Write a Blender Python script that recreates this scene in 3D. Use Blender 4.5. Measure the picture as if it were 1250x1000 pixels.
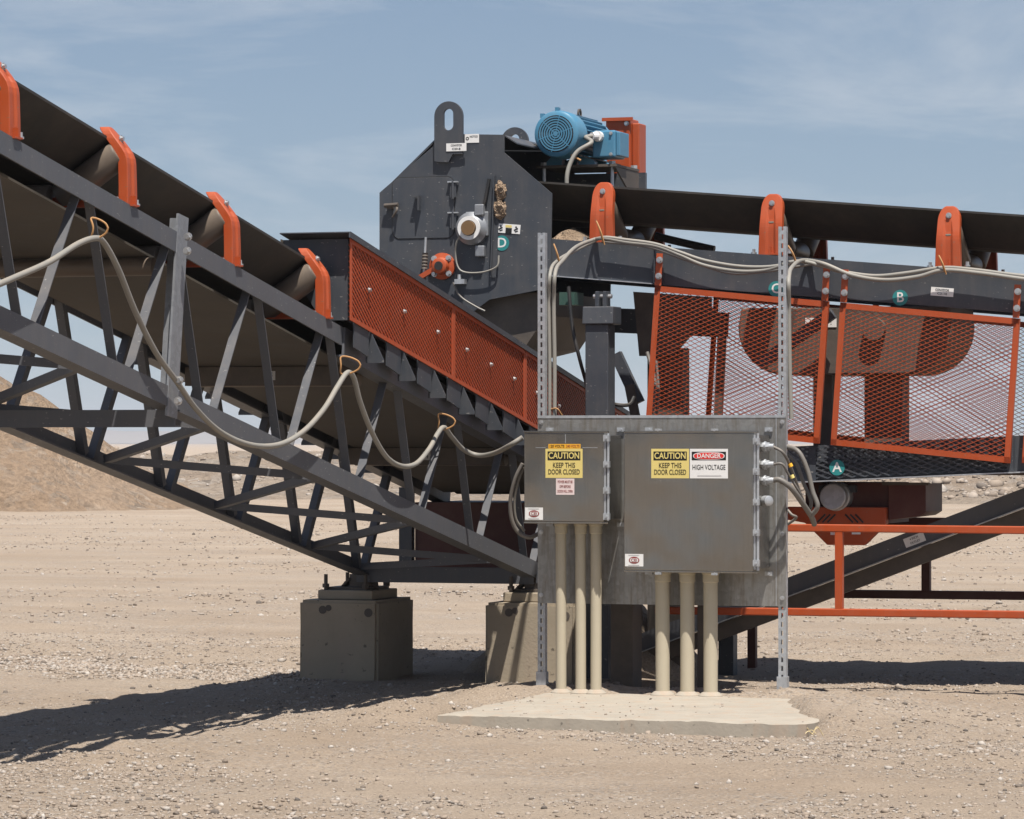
import bpy, bmesh, math, random
import numpy as np
from mathutils import Vector, Matrix, noise

random.seed(7)
for o in list(bpy.data.objects): bpy.data.objects.remove(o)
S = bpy.context.scene
COL = S.collection
V = Vector

# ------------------------------------------------------------------ camera
FPX, CXP, HZP, EYE = 4600.0, 625.0, 540.0, 1.5
TH = math.atan(1555 / FPX)
CAM = V((6.3, -21.1, EYE))
cam = bpy.data.cameras.new('camera'); camo = bpy.data.objects.new('camera', cam); COL.objects.link(camo)
cam.sensor_width = 36; cam.lens = 36 * FPX / 1250; cam.shift_y = 0.032
cam.clip_start = 0.1; cam.clip_end = 30000
camo.location = CAM; camo.rotation_euler = (math.pi / 2, 0, TH)
S.camera = camo

# ------------------------------------------------------------------ light
SUN = V((0.23, -0.32, 1.0)).normalized()
w = bpy.data.worlds.new('World'); S.world = w; w.use_nodes = True
nt = w.node_tree; nt.nodes.clear()
out = nt.nodes.new('ShaderNodeOutputWorld'); bg = nt.nodes.new('ShaderNodeBackground')
sky = nt.nodes.new('ShaderNodeTexSky'); sky.sky_type = 'NISHITA'; sky.sun_disc = False
sky.sun_elevation = math.asin(SUN.z); sky.sun_rotation = math.atan2(SUN.x, SUN.y)
sky.air_density = 1.2; sky.dust_density = 0.8; sky.ozone_density = 2.2; sky.altitude = 300
bg.inputs['Strength'].default_value = 0.056
tc = nt.nodes.new('ShaderNodeTexCoord'); mp = nt.nodes.new('ShaderNodeMapping')
mp.inputs['Scale'].default_value = (3.0, 3.0, 14.0); mp.inputs['Rotation'].default_value = (0.25, 0.1, 0)
nz = nt.nodes.new('ShaderNodeTexNoise'); nz.inputs['Scale'].default_value = 2.2; nz.inputs['Detail'].default_value = 7
nz.inputs['Roughness'].default_value = 0.62; nz.inputs['Distortion'].default_value = 0.6
rp = nt.nodes.new('ShaderNodeValToRGB'); rp.color_ramp.elements[0].position = 0.46; rp.color_ramp.elements[1].position = 0.85
mt = nt.nodes.new('ShaderNodeMath'); mt.operation = 'MULTIPLY'; mt.inputs[1].default_value = 0.65
mx = nt.nodes.new('ShaderNodeMixRGB'); mx.inputs['Color2'].default_value = (8.0, 8.2, 8.5, 1)
L = nt.links.new
va = nt.nodes.new('ShaderNodeVectorMath'); va.operation = 'ADD'; va.inputs[1].default_value = (0, 0, 0.085)   # clear desert air: no murky band at the horizon
vn = nt.nodes.new('ShaderNodeVectorMath'); vn.operation = 'NORMALIZE'; L(tc.outputs['Generated'], va.inputs[0]); L(va.outputs[0], vn.inputs[0]); L(vn.outputs[0], sky.inputs['Vector'])
tn = nt.nodes.new('ShaderNodeMixRGB'); tn.blend_type = 'MULTIPLY'; tn.inputs['Fac'].default_value = 1; tn.inputs['Color2'].default_value = (1.01, 0.975, 0.985, 1); L(sky.outputs['Color'], tn.inputs['Color1'])
L(tc.outputs['Generated'], mp.inputs['Vector']); L(mp.outputs['Vector'], nz.inputs['Vector']); L(nz.outputs['Fac'], rp.inputs['Fac'])
L(rp.outputs['Color'], mt.inputs[0]); L(mt.outputs[0], mx.inputs['Fac']); L(tn.outputs['Color'], mx.inputs['Color1'])
L(mx.outputs['Color'], bg.inputs['Color']); L(bg.outputs['Background'], out.inputs['Surface'])
sl = bpy.data.lights.new('sun', 'SUN'); sl.energy = 5.0; sl.angle = math.radians(0.53); sl.color = (1.0, 0.955, 0.89)
so = bpy.data.objects.new('sun', sl); COL.objects.link(so); so.rotation_euler = SUN.to_track_quat('Z', 'Y').to_euler()
S.view_settings.view_transform = 'Standard'; S.view_settings.look = 'None'; S.view_settings.gamma = 1
S.view_settings.exposure = 0.75; S.view_settings.use_curve_mapping = False

# ------------------------------------------------------------------ survey helpers: where a sight line meets a known upright or level plane
def _ray(px, py):
    r = (px - CXP) / FPX; u = (HZP - py) / FPX; c, s = math.cos(TH), math.sin(TH)
    return V((r * c - s, r * s + c, u))
def on_y(px, py, Y):
    d = _ray(px, py); return CAM + d * ((Y - CAM.y) / d.y)
def on_x(px, py, X):
    d = _ray(px, py); return CAM + d * ((X - CAM.x) / d.x)

# ------------------------------------------------------------------ materials
M = {}
def _nodes(name):
    m = bpy.data.materials.new(name); m.use_nodes = True
    n = m.node_tree.nodes; b = n['Principled BSDF']; M[name] = m
    return m, n, m.node_tree.links.new, b
def _noise(n, l, scale, detail=4, coord='Object', stretch=(1, 1, 1), rough=0.55):
    t = n.new('ShaderNodeTexCoord'); p = n.new('ShaderNodeMapping'); p.inputs['Scale'].default_value = stretch
    x = n.new('ShaderNodeTexNoise'); x.inputs['Scale'].default_value = scale; x.inputs['Detail'].default_value = detail
    x.inputs['Roughness'].default_value = rough
    l(t.outputs[coord], p.inputs['Vector']); l(p.outputs['Vector'], x.inputs['Vector']); return x
def _ramp(n, l, src, a, b, ca=(0, 0, 0, 1), cb=(1, 1, 1, 1)):
    r = n.new('ShaderNodeValToRGB'); r.color_ramp.elements[0].position = a; r.color_ramp.elements[1].position = b
    r.color_ramp.elements[0].color = ca; r.color_ramp.elements[1].color = cb; l(src, r.inputs['Fac']); return r
def _mix(n, l, fac, c1, c2, mode='MIX'):
    x = n.new('ShaderNodeMixRGB'); x.blend_type = mode
    for k, v in (('Fac', fac), ('Color1', c1), ('Color2', c2)):
        if isinstance(v, (int, float)): x.inputs[k].default_value = v
        elif isinstance(v, tuple): x.inputs[k].default_value = v if len(v) == 4 else v + (1,)
        else: l(v, x.inputs[k])
    return x
def _bump(n, l, b, h, strength, dist):
    u = n.new('ShaderNodeBump'); u.inputs['Strength'].default_value = strength; u.inputs['Distance'].default_value = dist
    l(h, u.inputs['Height']); l(u.outputs['Normal'], b.inputs['Normal'])
def paint(name, col, rough=0.45, metal=0.0, dust=0.25, var=0.15, scratch=None, streak=0.0, dustcol=(0.31, 0.25, 0.19)):
    m, n, l, b = _nodes(name)
    a = _noise(n, l, 3.0, 6); c1 = tuple(v * (1 - var) for v in col); c2 = tuple(min(1, v * (1 + var)) for v in col)
    base = _mix(n, l, a.outputs['Fac'], c1, c2)
    d = _noise(n, l, 7.0, 9, rough=0.68); dr = _ramp(n, l, d.outputs['Fac'], 0.42, 0.78)
    g = n.new('ShaderNodeNewGeometry'); sp = n.new('ShaderNodeSeparateXYZ'); l(g.outputs['Normal'], sp.inputs['Vector'])
    up = n.new('ShaderNodeMapRange'); up.inputs['From Min'].default_value = 0.2; up.inputs['From Max'].default_value = 1.0
    up.inputs['To Min'].default_value = dust * 0.45; up.inputs['To Max'].default_value = dust * 2.0; l(sp.outputs['Z'], up.inputs['Value'])
    f = n.new('ShaderNodeMath'); f.operation = 'MULTIPLY'; l(dr.outputs['Color'], f.inputs[0]); l(up.outputs['Result'], f.inputs[1])
    cc = _mix(n, l, f.outputs[0], base.outputs['Color'], dustcol)
    last = cc
    if streak:   # run marks and sun-faded patches
        q = _noise(n, l, 5.0, 6, stretch=(4, 4, 0.4), rough=0.7); qr = _ramp(n, l, q.outputs['Fac'], 0.45, 0.75)
        qf = n.new('ShaderNodeMath'); qf.operation = 'MULTIPLY'; qf.inputs[1].default_value = streak * 2.5; l(qr.outputs['Color'], qf.inputs[0])
        last = cc = _mix(n, l, qf.outputs[0], cc.outputs['Color'], tuple(0.75 * v + 0.25 * d_ for v, d_ in zip(col, dustcol)))
    if scratch:
        s = _noise(n, l, 34.0, 4, stretch=(1, 1, 2.2)); sr = _ramp(n, l, s.outputs['Fac'], 0.675, 0.70)
        last = _mix(n, l, sr.outputs['Color'], cc.outputs['Color'], scratch)
    l(last.outputs['Color'], b.inputs['Base Color'])
    rr = n.new('ShaderNodeMapRange'); rr.inputs['To Min'].default_value = rough * 0.8; rr.inputs['To Max'].default_value = min(1, rough * 1.35)
    l(d.outputs['Fac'], rr.inputs['Value']); l(rr.outputs['Result'], b.inputs['Roughness'])
    b.inputs['Metallic'].default_value = metal; b.inputs['Specular IOR Level'].default_value = 0.35
    k = _noise(n, l, 60.0, 3); _bump(n, l, b, k.outputs['Fac'], 0.12, 0.003)
    return m
paint('grey_paint', (0.044, 0.050, 0.060), 0.46, dust=0.18, scratch=(0.22, 0.21, 0.20), streak=0.10)
paint('orange_paint', (0.345, 0.057, 0.014), 0.40, dust=0.16, var=0.16, scratch=(0.20, 0.11, 0.07), streak=0.10)
paint('truss_grey', (0.080, 0.084, 0.094), 0.46, dust=0.16, scratch=(0.24, 0.23, 0.22), streak=0.10)
paint('rust_cap', (0.15, 0.085, 0.035), 0.6)
paint('cable_mid', (0.13, 0.12, 0.108), 0.5, dust=0.3)
paint('rust_orange', (0.345, 0.062, 0.021), 0.5, dust=0.2, var=0.2)
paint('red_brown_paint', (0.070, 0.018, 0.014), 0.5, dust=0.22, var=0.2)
paint('dark_steel', (0.075, 0.062, 0.052), 0.6, dust=0.4, var=0.3)
paint('rubber', (0.030, 0.028, 0.026), 0.6, streak=0.06, dust=0.22, var=0.25)
paint('belt_bounce_tint', (0.072, 0.065, 0.057), 0.7, dust=0.25, var=0.25)  # return belt rubber made browner, with ground bounce put into its colour
paint('roller', (0.115, 0.090, 0.070), 0.38, dust=0.3, var=0.3)
paint('black_plastic', (0.018, 0.018, 0.019), 0.45, dust=0.2)
paint('dark_green', (0.03, 0.07, 0.055), 0.5)
paint('blue_paint', (0.058, 0.185, 0.29), 0.36, dust=0.25)
paint('bolt_steel', (0.48, 0.48, 0.48), 0.32, metal=0.75, dust=0.1)
paint('cable_grey', (0.215, 0.205, 0.182), 0.5, dust=0.35)
paint('cable_dark', (0.13, 0.12, 0.11), 0.5, dust=0.4)
paint('tie_cord', (0.36, 0.19, 0.075), 0.6, dust=0.1)
paint('conduit_tan', (0.43, 0.38, 0.28), 0.5, dust=0.45, var=0.08, streak=0.15)
paint('sticker_white', (0.66, 0.65, 0.63), 0.4, dust=0.06, var=0.03)
paint('sticker_yellow', (0.62, 0.50, 0.17), 0.4, dust=0.08, var=0.04)
paint('sticker_amber', (0.75, 0.38, 0.03), 0.4, dust=0.05, var=0.03)
paint('sticker_black', (0.012, 0.012, 0.012), 0.4, dust=0.03)
paint('sticker_red', (0.60, 0.03, 0.025), 0.4, dust=0.04)
paint('sticker_pink', (0.64, 0.53, 0.51), 0.45, dust=0.05)
paint('sticker_grey', (0.45, 0.44, 0.43), 0.5, dust=0.03)
paint('sticker_teal', (0.025, 0.20, 0.20), 0.4, dust=0.05)
paint('sticker_maroon', (0.22, 0.035, 0.03), 0.4, dust=0.03)
paint('straw', (0.62, 0.50, 0.28), 0.7, dust=0.1)
def galvanised(name, col, metal, rough, stain):
    m, n, l, b = _nodes(name)
    v = n.new('ShaderNodeTexVoronoi'); v.inputs['Scale'].default_value = 42; t = n.new('ShaderNodeTexCoord'); l(t.outputs['Object'], v.inputs['Vector'])
    sp = _mix(n, l, v.outputs['Color'], tuple(c * 0.84 for c in col), tuple(min(1, c * 1.12) for c in col))
    st = _noise(n, l, 9, 8, stretch=(3.0, 3.0, 0.35), rough=0.7); sr = _ramp(n, l, st.outputs['Fac'], 0.46, 0.72)
    sc = n.new('ShaderNodeMath'); sc.operation = 'MULTIPLY'; sc.inputs[1].default_value = stain; l(sr.outputs['Color'], sc.inputs[0])
    c2 = _mix(n, l, sc.outputs[0], sp.outputs['Color'], (0.16, 0.125, 0.09))
    l(c2.outputs['Color'], b.inputs['Base Color']); b.inputs['Metallic'].default_value = metal
    r = n.new('ShaderNodeMapRange'); r.inputs['To Min'].default_value = rough * 0.8; r.inputs['To Max'].default_value = rough * 1.4
    l(st.outputs['Fac'], r.inputs['Value']); l(r.outputs['Result'], b.inputs['Roughness'])
    k = _noise(n, l, 30, 4); _bump(n, l, b, k.outputs['Fac'], 0.1, 0.004)
galvanised('galvanised', (0.42, 0.435, 0.45), 0.55, 0.42, 0.18)
galvanised('dull_galvanised', (0.25, 0.26, 0.275), 0.5, 0.45, 0.2)
galvanised('board_steel', (0.29, 0.285, 0.27), 0.65, 0.36, 0.8)
def stainless():
    m, n, l, b = _nodes('stainless')
    g = _noise(n, l, 30, 5, stretch=(9, 9, 0.25)); d = _noise(n, l, 2.2, 8, rough=0.65)
    c = _mix(n, l, g.outputs['Fac'], (0.205, 0.196, 0.180), (0.315, 0.300, 0.275))
    dr = _ramp(n, l, d.outputs['Fac'], 0.40, 0.72); f = n.new('ShaderNodeMath'); f.operation = 'MULTIPLY'; f.inputs[1].default_value = 0.14
    l(dr.outputs['Color'], f.inputs[0]); c2 = _mix(n, l, f.outputs[0], c.outputs['Color'], (0.20, 0.17, 0.13))
    sp = _noise(n, l, 26, 2); spr = _ramp(n, l, sp.outputs['Fac'], 0.745, 0.76); c3 = _mix(n, l, spr.outputs['Color'], c2.outputs['Color'], (0.5, 0.46, 0.4))
    l(c3.outputs['Color'], b.inputs['Base Color']); b.inputs['Metallic'].default_value = 0.92
    r = n.new('ShaderNodeMapRange'); r.inputs['To Min'].default_value = 0.19; r.inputs['To Max'].default_value = 0.27
    l(d.outputs['Fac'], r.inputs['Value']); l(r.outputs['Result'], b.inputs['Roughness'])
    b.inputs['Anisotropic'].default_value = 0.5
    wv = _noise(n, l, 2.6, 2, stretch=(1, 1, 0.7)); ws = n.new('ShaderNodeMath'); ws.operation = 'MULTIPLY_ADD'; ws.inputs[1].default_value = 6.0
    l(wv.outputs['Fac'], ws.inputs[0]); gs = n.new('ShaderNodeMath'); gs.operation = 'MULTIPLY'; gs.inputs[1].default_value = 0.10; l(g.outputs['Fac'], gs.inputs[0]); l(gs.outputs[0], ws.inputs[2])
    _bump(n, l, b, ws.outputs[0], 0.5, 0.006)   # oil-canned sheet with brush marks
stainless()
def concrete(name, col, scale=1.0, sand=0.35):
    m, n, l, b = _nodes(name)
    a = _noise(n, l, 4 * scale, 8, rough=0.65); c = _mix(n, l, a.outputs['Fac'], tuple(v * 0.72 for v in col), tuple(v * 1.2 for v in col))
    p = _noise(n, l, 26 * scale, 3); pr = _ramp(n, l, p.outputs['Fac'], 0.28, 0.34); c2 = _mix(n, l, pr.outputs['Color'], tuple(v * 0.45 for v in col), c.outputs['Color'])
    s = _noise(n, l, 5, 5, stretch=(2, 2, 0.5)); sr = _ramp(n, l, s.outputs['Fac'], 0.52, 0.66)
    f = n.new('ShaderNodeMath'); f.operation = 'MULTIPLY'; f.inputs[1].default_value = 0.35; l(sr.outputs['Color'], f.inputs[0])
    f.inputs[1].default_value = sand; c3 = _mix(n, l, f.outputs[0], c2.outputs['Color'], (0.30, 0.237, 0.18)); l(c3.outputs['Color'], b.inputs['Base Color'])
    b.inputs['Roughness'].default_value = 0.9
    h = _noise(n, l, 55, 6); _bump(n, l, b, h.outputs['Fac'], 0.3, 0.006)
concrete('concrete_pier', (0.295, 0.245, 0.178)); concrete('concrete_pad', (0.30, 0.265, 0.215), 1.4, 0.95)
def earth(name, c_lo, c_hi, grey, grain, far=False):
    m, n, l, b = _nodes(name)
    big = _noise(n, l, 0.35, 6, rough=0.6); col = _mix(n, l, _ramp(n, l, big.outputs['Fac'], 0.35, 0.68).outputs['Color'], c_lo, c_hi)
    tr = _noise(n, l, 1.0, 5, stretch=(0.10, 1.3, 1)); tr2 = _ramp(n, l, tr.outputs['Fac'], 0.38, 0.66)
    col = _mix(n, l, 0.2, col.outputs['Color'], _mix(n, l, tr2.outputs['Color'], tuple(v * 0.8 for v in c_lo), tuple(min(1, v * 1.15) for v in c_hi)).outputs['Color'])
    v = n.new('ShaderNodeTexVoronoi'); v.inputs['Scale'].default_value = grain; t = n.new('ShaderNodeTexCoord'); l(t.outputs['Object'], v.inputs['Vector'])
    sep = n.new('ShaderNodeSeparateColor'); l(v.outputs['Color'], sep.inputs['Color'])
    stone = _mix(n, l, sep.outputs['Red'], tuple(g * 0.4 for g in grey), tuple(min(1, g * 1.5) for g in grey))
    patch = _noise(n, l, 0.9, 5); pr = _ramp(n, l, patch.outputs['Fac'], 0.40, 0.62)
    th = n.new('ShaderNodeMath'); th.operation = 'GREATER_THAN'; th.inputs[1].default_value = 0.55; l(sep.outputs['Green'], th.inputs[0])
    f = n.new('ShaderNodeMath'); f.operation = 'MULTIPLY'; l(th.outputs[0], f.inputs[0]); l(pr.outputs['Color'], f.inputs[1])
    f2 = n.new('ShaderNodeMath'); f2.operation = 'MULTIPLY'; f2.inputs[1].default_value = 0.6; l(f.outputs[0], f2.inputs[0])
    c = _mix(n, l, f2.outputs[0], col.outputs['Color'], stone.outputs['Color'])
    fine = _noise(n, l, 70 if not far else 6, 5, rough=0.7); c2 = _mix(n, l, 0.55, c.outputs['Color'], _ramp(n, l, fine.outputs['Fac'], 0.28, 0.76, (0.42, 0.41, 0.40, 1), (1.5, 1.5, 1.5, 1)).outputs['Color'], 'MULTIPLY')
    l(c2.outputs['Color'], b.inputs['Base Color']); b.inputs['Roughness'].default_value = 0.95
    b.inputs['Specular IOR Level'].default_value = 0.2
    mid = _noise(n, l, 14 if not far else 1.5, 8, rough=0.72)
    ad = n.new('ShaderNodeMath'); ad.operation = 'ADD'; l(mid.outputs['Fac'], ad.inputs[0]); l(fine.outputs['Fac'], ad.inputs[1])
    _bump(n, l, b, ad.outputs[0], 0.8, 0.03 if not far else 0.3)
earth('sand', (0.298, 0.231, 0.170), (0.372, 0.302, 0.234), (0.30, 0.265, 0.23), 60)
earth('pile_sand', (0.285, 0.200, 0.132), (0.355, 0.262, 0.185), (0.29, 0.245, 0.20), 5, True)
earth('berm_earth', (0.28, 0.217, 0.163), (0.345, 0.282, 0.22), (0.31, 0.275, 0.24), 3, True)
def hillmat():
    m, n, l, b = _nodes('hill_rock'); a = _noise(n, l, 0.004, 6)
    c = _mix(n, l, a.outputs['Fac'], (0.16, 0.14, 0.13), (0.26, 0.23, 0.20)); l(c.outputs['Color'], b.inputs['Base Color']); b.inputs['Roughness'].default_value = 1
hillmat()
def stonemat():
    m, n, l, b = _nodes('gravel'); g = n.new('ShaderNodeNewGeometry')
    r = n.new('ShaderNodeValToRGB'); e = r.color_ramp.elements
    e[0].position = 0; e[0].color = (0.10, 0.085, 0.072, 1); e[1].position = 1; e[1].color = (0.40, 0.36, 0.315, 1)
    for p, c in ((0.2, (0.22, 0.172, 0.132, 1)), (0.55, (0.295, 0.238, 0.187, 1)), (0.92, (0.31, 0.275, 0.24, 1))):
        x = e.new(p); x.color = c
    l(g.outputs['Random Per Island'], r.inputs['Fac']); k = _noise(n, l, 60, 3)
    c = _mix(n, l, 0.5, r.outputs['Color'], _ramp(n, l, k.outputs['Fac'], 0.3, 0.8, (0.7, 0.7, 0.7, 1), (1.25, 1.25, 1.25, 1)).outputs['Color'], 'MULTIPLY')
    l(c.outputs['Color'], b.inputs['Base Color']); b.inputs['Roughness'].default_value = 0.9
stonemat()

# ------------------------------------------------------------------ mesh helpers
def base_of(o):
    p = V((0, 0, 0))
    while o is not None: p += o.location; o = o.parent
    return p
class MB:
    def __init__(s): s.v = []; s.f = []
    def add(s, vs, fs):
        k = len(s.v); s.v += [V(a) for a in vs]; s.f += [tuple(i + k for i in f) for f in fs]; return s
    def box(s, x0, x1, y0, y1, z0, z1):
        return s.add([(x0, y0, z0), (x1, y0, z0), (x1, y1, z0), (x0, y1, z0), (x0, y0, z1), (x1, y0, z1), (x1, y1, z1), (x0, y1, z1)],
                     [(3, 2, 1, 0), (4, 5, 6, 7), (0, 1, 5, 4), (1, 2, 6, 5), (2, 3, 7, 6), (3, 0, 4, 7)])
    def extr(s, prof, p, q, up=(0, 0, 1)):
        p, q, up = V(p), V(q), V(up); ax = (q - p).normalized(); sd = ax.cross(up).normalized(); un = sd.cross(ax)
        n = len(prof); vs = [p + sd * a + un * b for a, b in prof] + [q + sd * a + un * b for a, b in prof]
        return s.add(vs, [tuple(range(n))[::-1], tuple(range(n, 2 * n))] + [(i, (i + 1) % n, n + (i + 1) % n, n + i) for i in range(n)])
    def bar(s, p, q, wd, ht, up=(0, 0, 1)):
        return s.extr([(-wd / 2, -ht / 2), (wd / 2, -ht / 2), (wd / 2, ht / 2), (-wd / 2, ht / 2)], p, q, up)
    def angle(s, p, q, wd, ht, t=0.008, up=(0, 0, 1)):
        sg = 1 if wd > 0 else -1; sh = 1 if ht > 0 else -1
        return s.extr([(0, 0), (wd, 0), (wd, t * sh), (t * sg, t * sh), (t * sg, ht), (0, ht)], p, q, up)
    def channel(s, p, q, fl, ht, t=0.008, up=(0, 0, 1)):
        sg = 1 if fl > 0 else -1
        return s.extr([(0, 0), (fl, 0), (fl, t), (t * sg, t), (t * sg, ht - t), (fl, ht - t), (fl, ht), (0, ht)], p, q, up)
    def cyl(s, p, q, r, n=16, r2=None):
        p, q = V(p), V(q); ax = (q - p).normalized(); a = ax.orthogonal().normalized(); b = ax.cross(a); r2 = r if r2 is None else r2
        vs = [p + (a * math.cos(t) + b * math.sin(t)) * r for t in [2 * math.pi * i / n for i in range(n)]]
        vs += [q + (a * math.cos(t) + b * math.sin(t)) * r2 for t in [2 * math.pi * i / n for i in range(n)]]
        return s.add(vs, [tuple(range(n))[::-1], tuple(range(n, 2 * n))] + [(i, (i + 1) % n, n + (i + 1) % n, n + i) for i in range(n)])
    def ring(s, c, ax, r0, r1, h, n=28):
        c, ax = V(c), V(ax).normalized(); a = ax.orthogonal().normalized(); b = ax.cross(a); vs = []
        for rr, hh in ((r0, 0), (r1, 0), (r1, h), (r0, h)):
            vs += [c + ax * hh + (a * math.cos(2 * math.pi * i / n) + b * math.sin(2 * math.pi * i / n)) * rr for i in range(n)]
        fs = []
        for k in range(4):
            for i in range(n): j = (i + 1) % n; fs.append((k * n + i, k * n + j, ((k + 1) % 4) * n + j, ((k + 1) % 4) * n + i))
        return s.add(vs, fs)
    def lathe(s, c, ax, prof, n=32):
        c, ax = V(c), V(ax).normalized(); a = ax.orthogonal().normalized(); b = ax.cross(a); vs = []
        for rr, hh in prof: vs += [c + ax * hh + (a * math.cos(2 * math.pi * i / n) + b * math.sin(2 * math.pi * i / n)) * rr for i in range(n)]
        fs = []
        for k in range(len(prof) - 1):
            for i in range(n): j = (i + 1) % n; fs.append((k * n + i, k * n + j, (k + 1) * n + j, (k + 1) * n + i))
        fs.append(tuple(range(n))[::-1]); fs.append(tuple(range((len(prof) - 1) * n, len(prof) * n))); return s.add(vs, fs)
    def prism_y(s, poly, y0, y1):
        n = len(poly); vs = [(x, y0, z) for x, z in poly] + [(x, y1, z) for x, z in poly]
        return s.add(vs, [tuple(range(n)), tuple(range(n, 2 * n))[::-1]] + [(i, n + i, n + (i + 1) % n, (i + 1) % n) for i in range(n)])
    def prism_x(s, poly, x0, x1):
        n = len(poly); vs = [(x0, y, z) for y, z in poly] + [(x1, y, z) for y, z in poly]
        return s.add(vs, [tuple(range(n)), tuple(range(n, 2 * n))[::-1]] + [(i, n + i, n + (i + 1) % n, (i + 1) % n) for i in range(n)])
    def tube(s, pts, r, n=8, sub=6):
        pts = [V(p) for p in pts]
        if sub > 1 and len(pts) > 2:
            P = [pts[0] * 2 - pts[1]] + pts + [pts[-1] * 2 - pts[-2]]; o = []
            for i in range(1, len(P) - 2):
                for k in range(sub):
                    t = k / sub; a, b, c, d = P[i - 1], P[i], P[i + 1], P[i + 2]
                    o.append(0.5 * ((2 * b) + (c - a) * t + (2 * a - 5 * b + 4 * c - d) * t * t + (3 * b - 3 * c + d - a) * t ** 3))
            o.append(pts[-1]); pts = o
        vs = []; u = None
        for i, p in enumerate(pts):
            tg = (pts[min(i + 1, len(pts) - 1)] - pts[max(i - 1, 0)]).normalized()
            u = tg.orthogonal().normalized() if u is None else (u - tg * u.dot(tg)).normalized()
            b = tg.cross(u); vs += [p + (u * math.cos(2 * math.pi * k / n) + b * math.sin(2 * math.pi * k / n)) * r for k in range(n)]
        fs = [tuple(range(n))[::-1], tuple(range(len(vs) - n, len(vs)))]
        for i in range(len(pts) - 1):
            for k in range(n): j = (k + 1) % n; fs.append((i * n + k, i * n + j, (i + 1) * n + j, (i + 1) * n + k))
        return s.add(vs, fs)
    def lattice(s, o, u, v, nrm, W, Hh, cw, ch, st, th, st2=None):
        """expanded metal: two families of strands clipped to a W x Hh panel"""
        o, u, v, nrm = V(o), V(u), V(v), V(nrm)
        for sg in (1, -1):
            ks = range(0, int(W / cw + Hh / ch) + 1) if sg == 1 else range(-int(Hh / ch) - 1, int(W / cw) + 1)
            for k in ks:
                pts = []
                for x in (0.0, W):
                    y = (k - x / cw) * ch * sg
                    if 0 <= y <= Hh: pts.append((x, y))
                for y in (0.0, Hh):
                    x = (k - sg * y / ch) * cw
                    if 0 < x < W: pts.append((x, y))
                if len(pts) >= 2:
                    pts.sort(); a, b = pts[0], pts[-1]
                    if abs(a[0] - b[0]) + abs(a[1] - b[1]) < 0.01: continue
                    off = nrm * (0.002 * sg)
                    s.bar(o + u * a[0] + v * a[1] + off, o + u * b[0] + v * b[1] + off, st if sg == 1 else (st2 or st), th, nrm)
        return s
    def build(s, name, mat, parent=None, smooth=False, bevel=0.0, kind=None):
        b = base_of(parent); me = bpy.data.meshes.new(name)
        me.from_pydata([tuple(p - b) for p in s.v], [], s.f); me.update()
        bm = bmesh.new(); bm.from_mesh(me); bmesh.ops.recalc_face_normals(bm, faces=bm.faces); bm.to_mesh(me); bm.free()
        me.materials.append(M[mat])
        if smooth:
            me.polygons.foreach_set('use_smooth', [True] * len(me.polygons)); me.set_sharp_from_angle(angle=math.radians(38))
        o = bpy.data.objects.new(name, me); COL.objects.link(o); o.parent = parent
        if bevel:
            m = o.modifiers.new('edge', 'BEVEL'); m.width = bevel; m.segments = 2; m.limit_method = 'ANGLE'
        if kind: o['kind'] = kind
        return o
def tag(o, label, cat, group=None):
    o['label'] = label; o['category'] = cat
    if group: o['group'] = group
    return o
def thing(name, loc, label, cat, group=None):
    o = bpy.data.objects.new(name, None); COL.objects.link(o); o.location = loc; o.empty_display_size = 0.1
    return tag(o, label, cat, group)
def copy_tree(o, parent=None):
    c = o.copy(); COL.objects.link(c); c.parent = parent
    for ch in list(o.children): copy_tree(ch, c)
    return c
def text(body, size, pos, mat, parent, width=None, bold=0.0, right=(1, 0, 0), up=(0, 0, 1), name='lettering'):
    cu = bpy.data.curves.new('t', 'FONT'); cu.body = body; cu.size = size; cu.align_x = 'CENTER'; cu.align_y = 'CENTER'
    cu.extrude = 0.0004; cu.offset = bold * size; cu.resolution_u = 3
    t = bpy.data.objects.new('t', cu); COL.objects.link(t)
    dg = bpy.context.evaluated_depsgraph_get(); dg.update(); me = bpy.data.meshes.new_from_object(t.evaluated_get(dg))
    bpy.data.objects.remove(t); bpy.data.curves.remove(cu)
    xs = [v.co.x for v in me.vertices]; k = 1.0
    if width and xs: k = width / (max(xs) - min(xs))
    r, uu = V(right).normalized(), V(up).normalized(); nn = r.cross(uu); b = base_of(parent)
    for v in me.vertices: v.co = V(pos) - b + r * (v.co.x * k) + uu * v.co.y + nn * v.co.z
    me.materials.clear(); me.materials.append(M[mat]); o = bpy.data.objects.new(name, me); COL.objects.link(o); o.parent = parent
    return o
def plate(name, c, wd, ht, mat, parent, right=(1, 0, 0), up=(0, 0, 1), th=0.0012):
    """thin flat label; c is the middle of its front face"""
    r, u = V(right).normalized(), V(up).normalized(); n = r.cross(u)
    return MB().bar(V(c) - n * th, V(c), wd, ht, u).build(name, mat, parent)
def bolt(p, ax, r, h, parent, mat='bolt_steel', name='bolt'):
    p, ax = V(p), V(ax).normalized()
    return MB().cyl(p, p + ax * h * 0.35, r * 1.5, 10).cyl(p + ax * h * 0.35, p + ax * h, r, 6).build(name, mat, parent)

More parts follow.
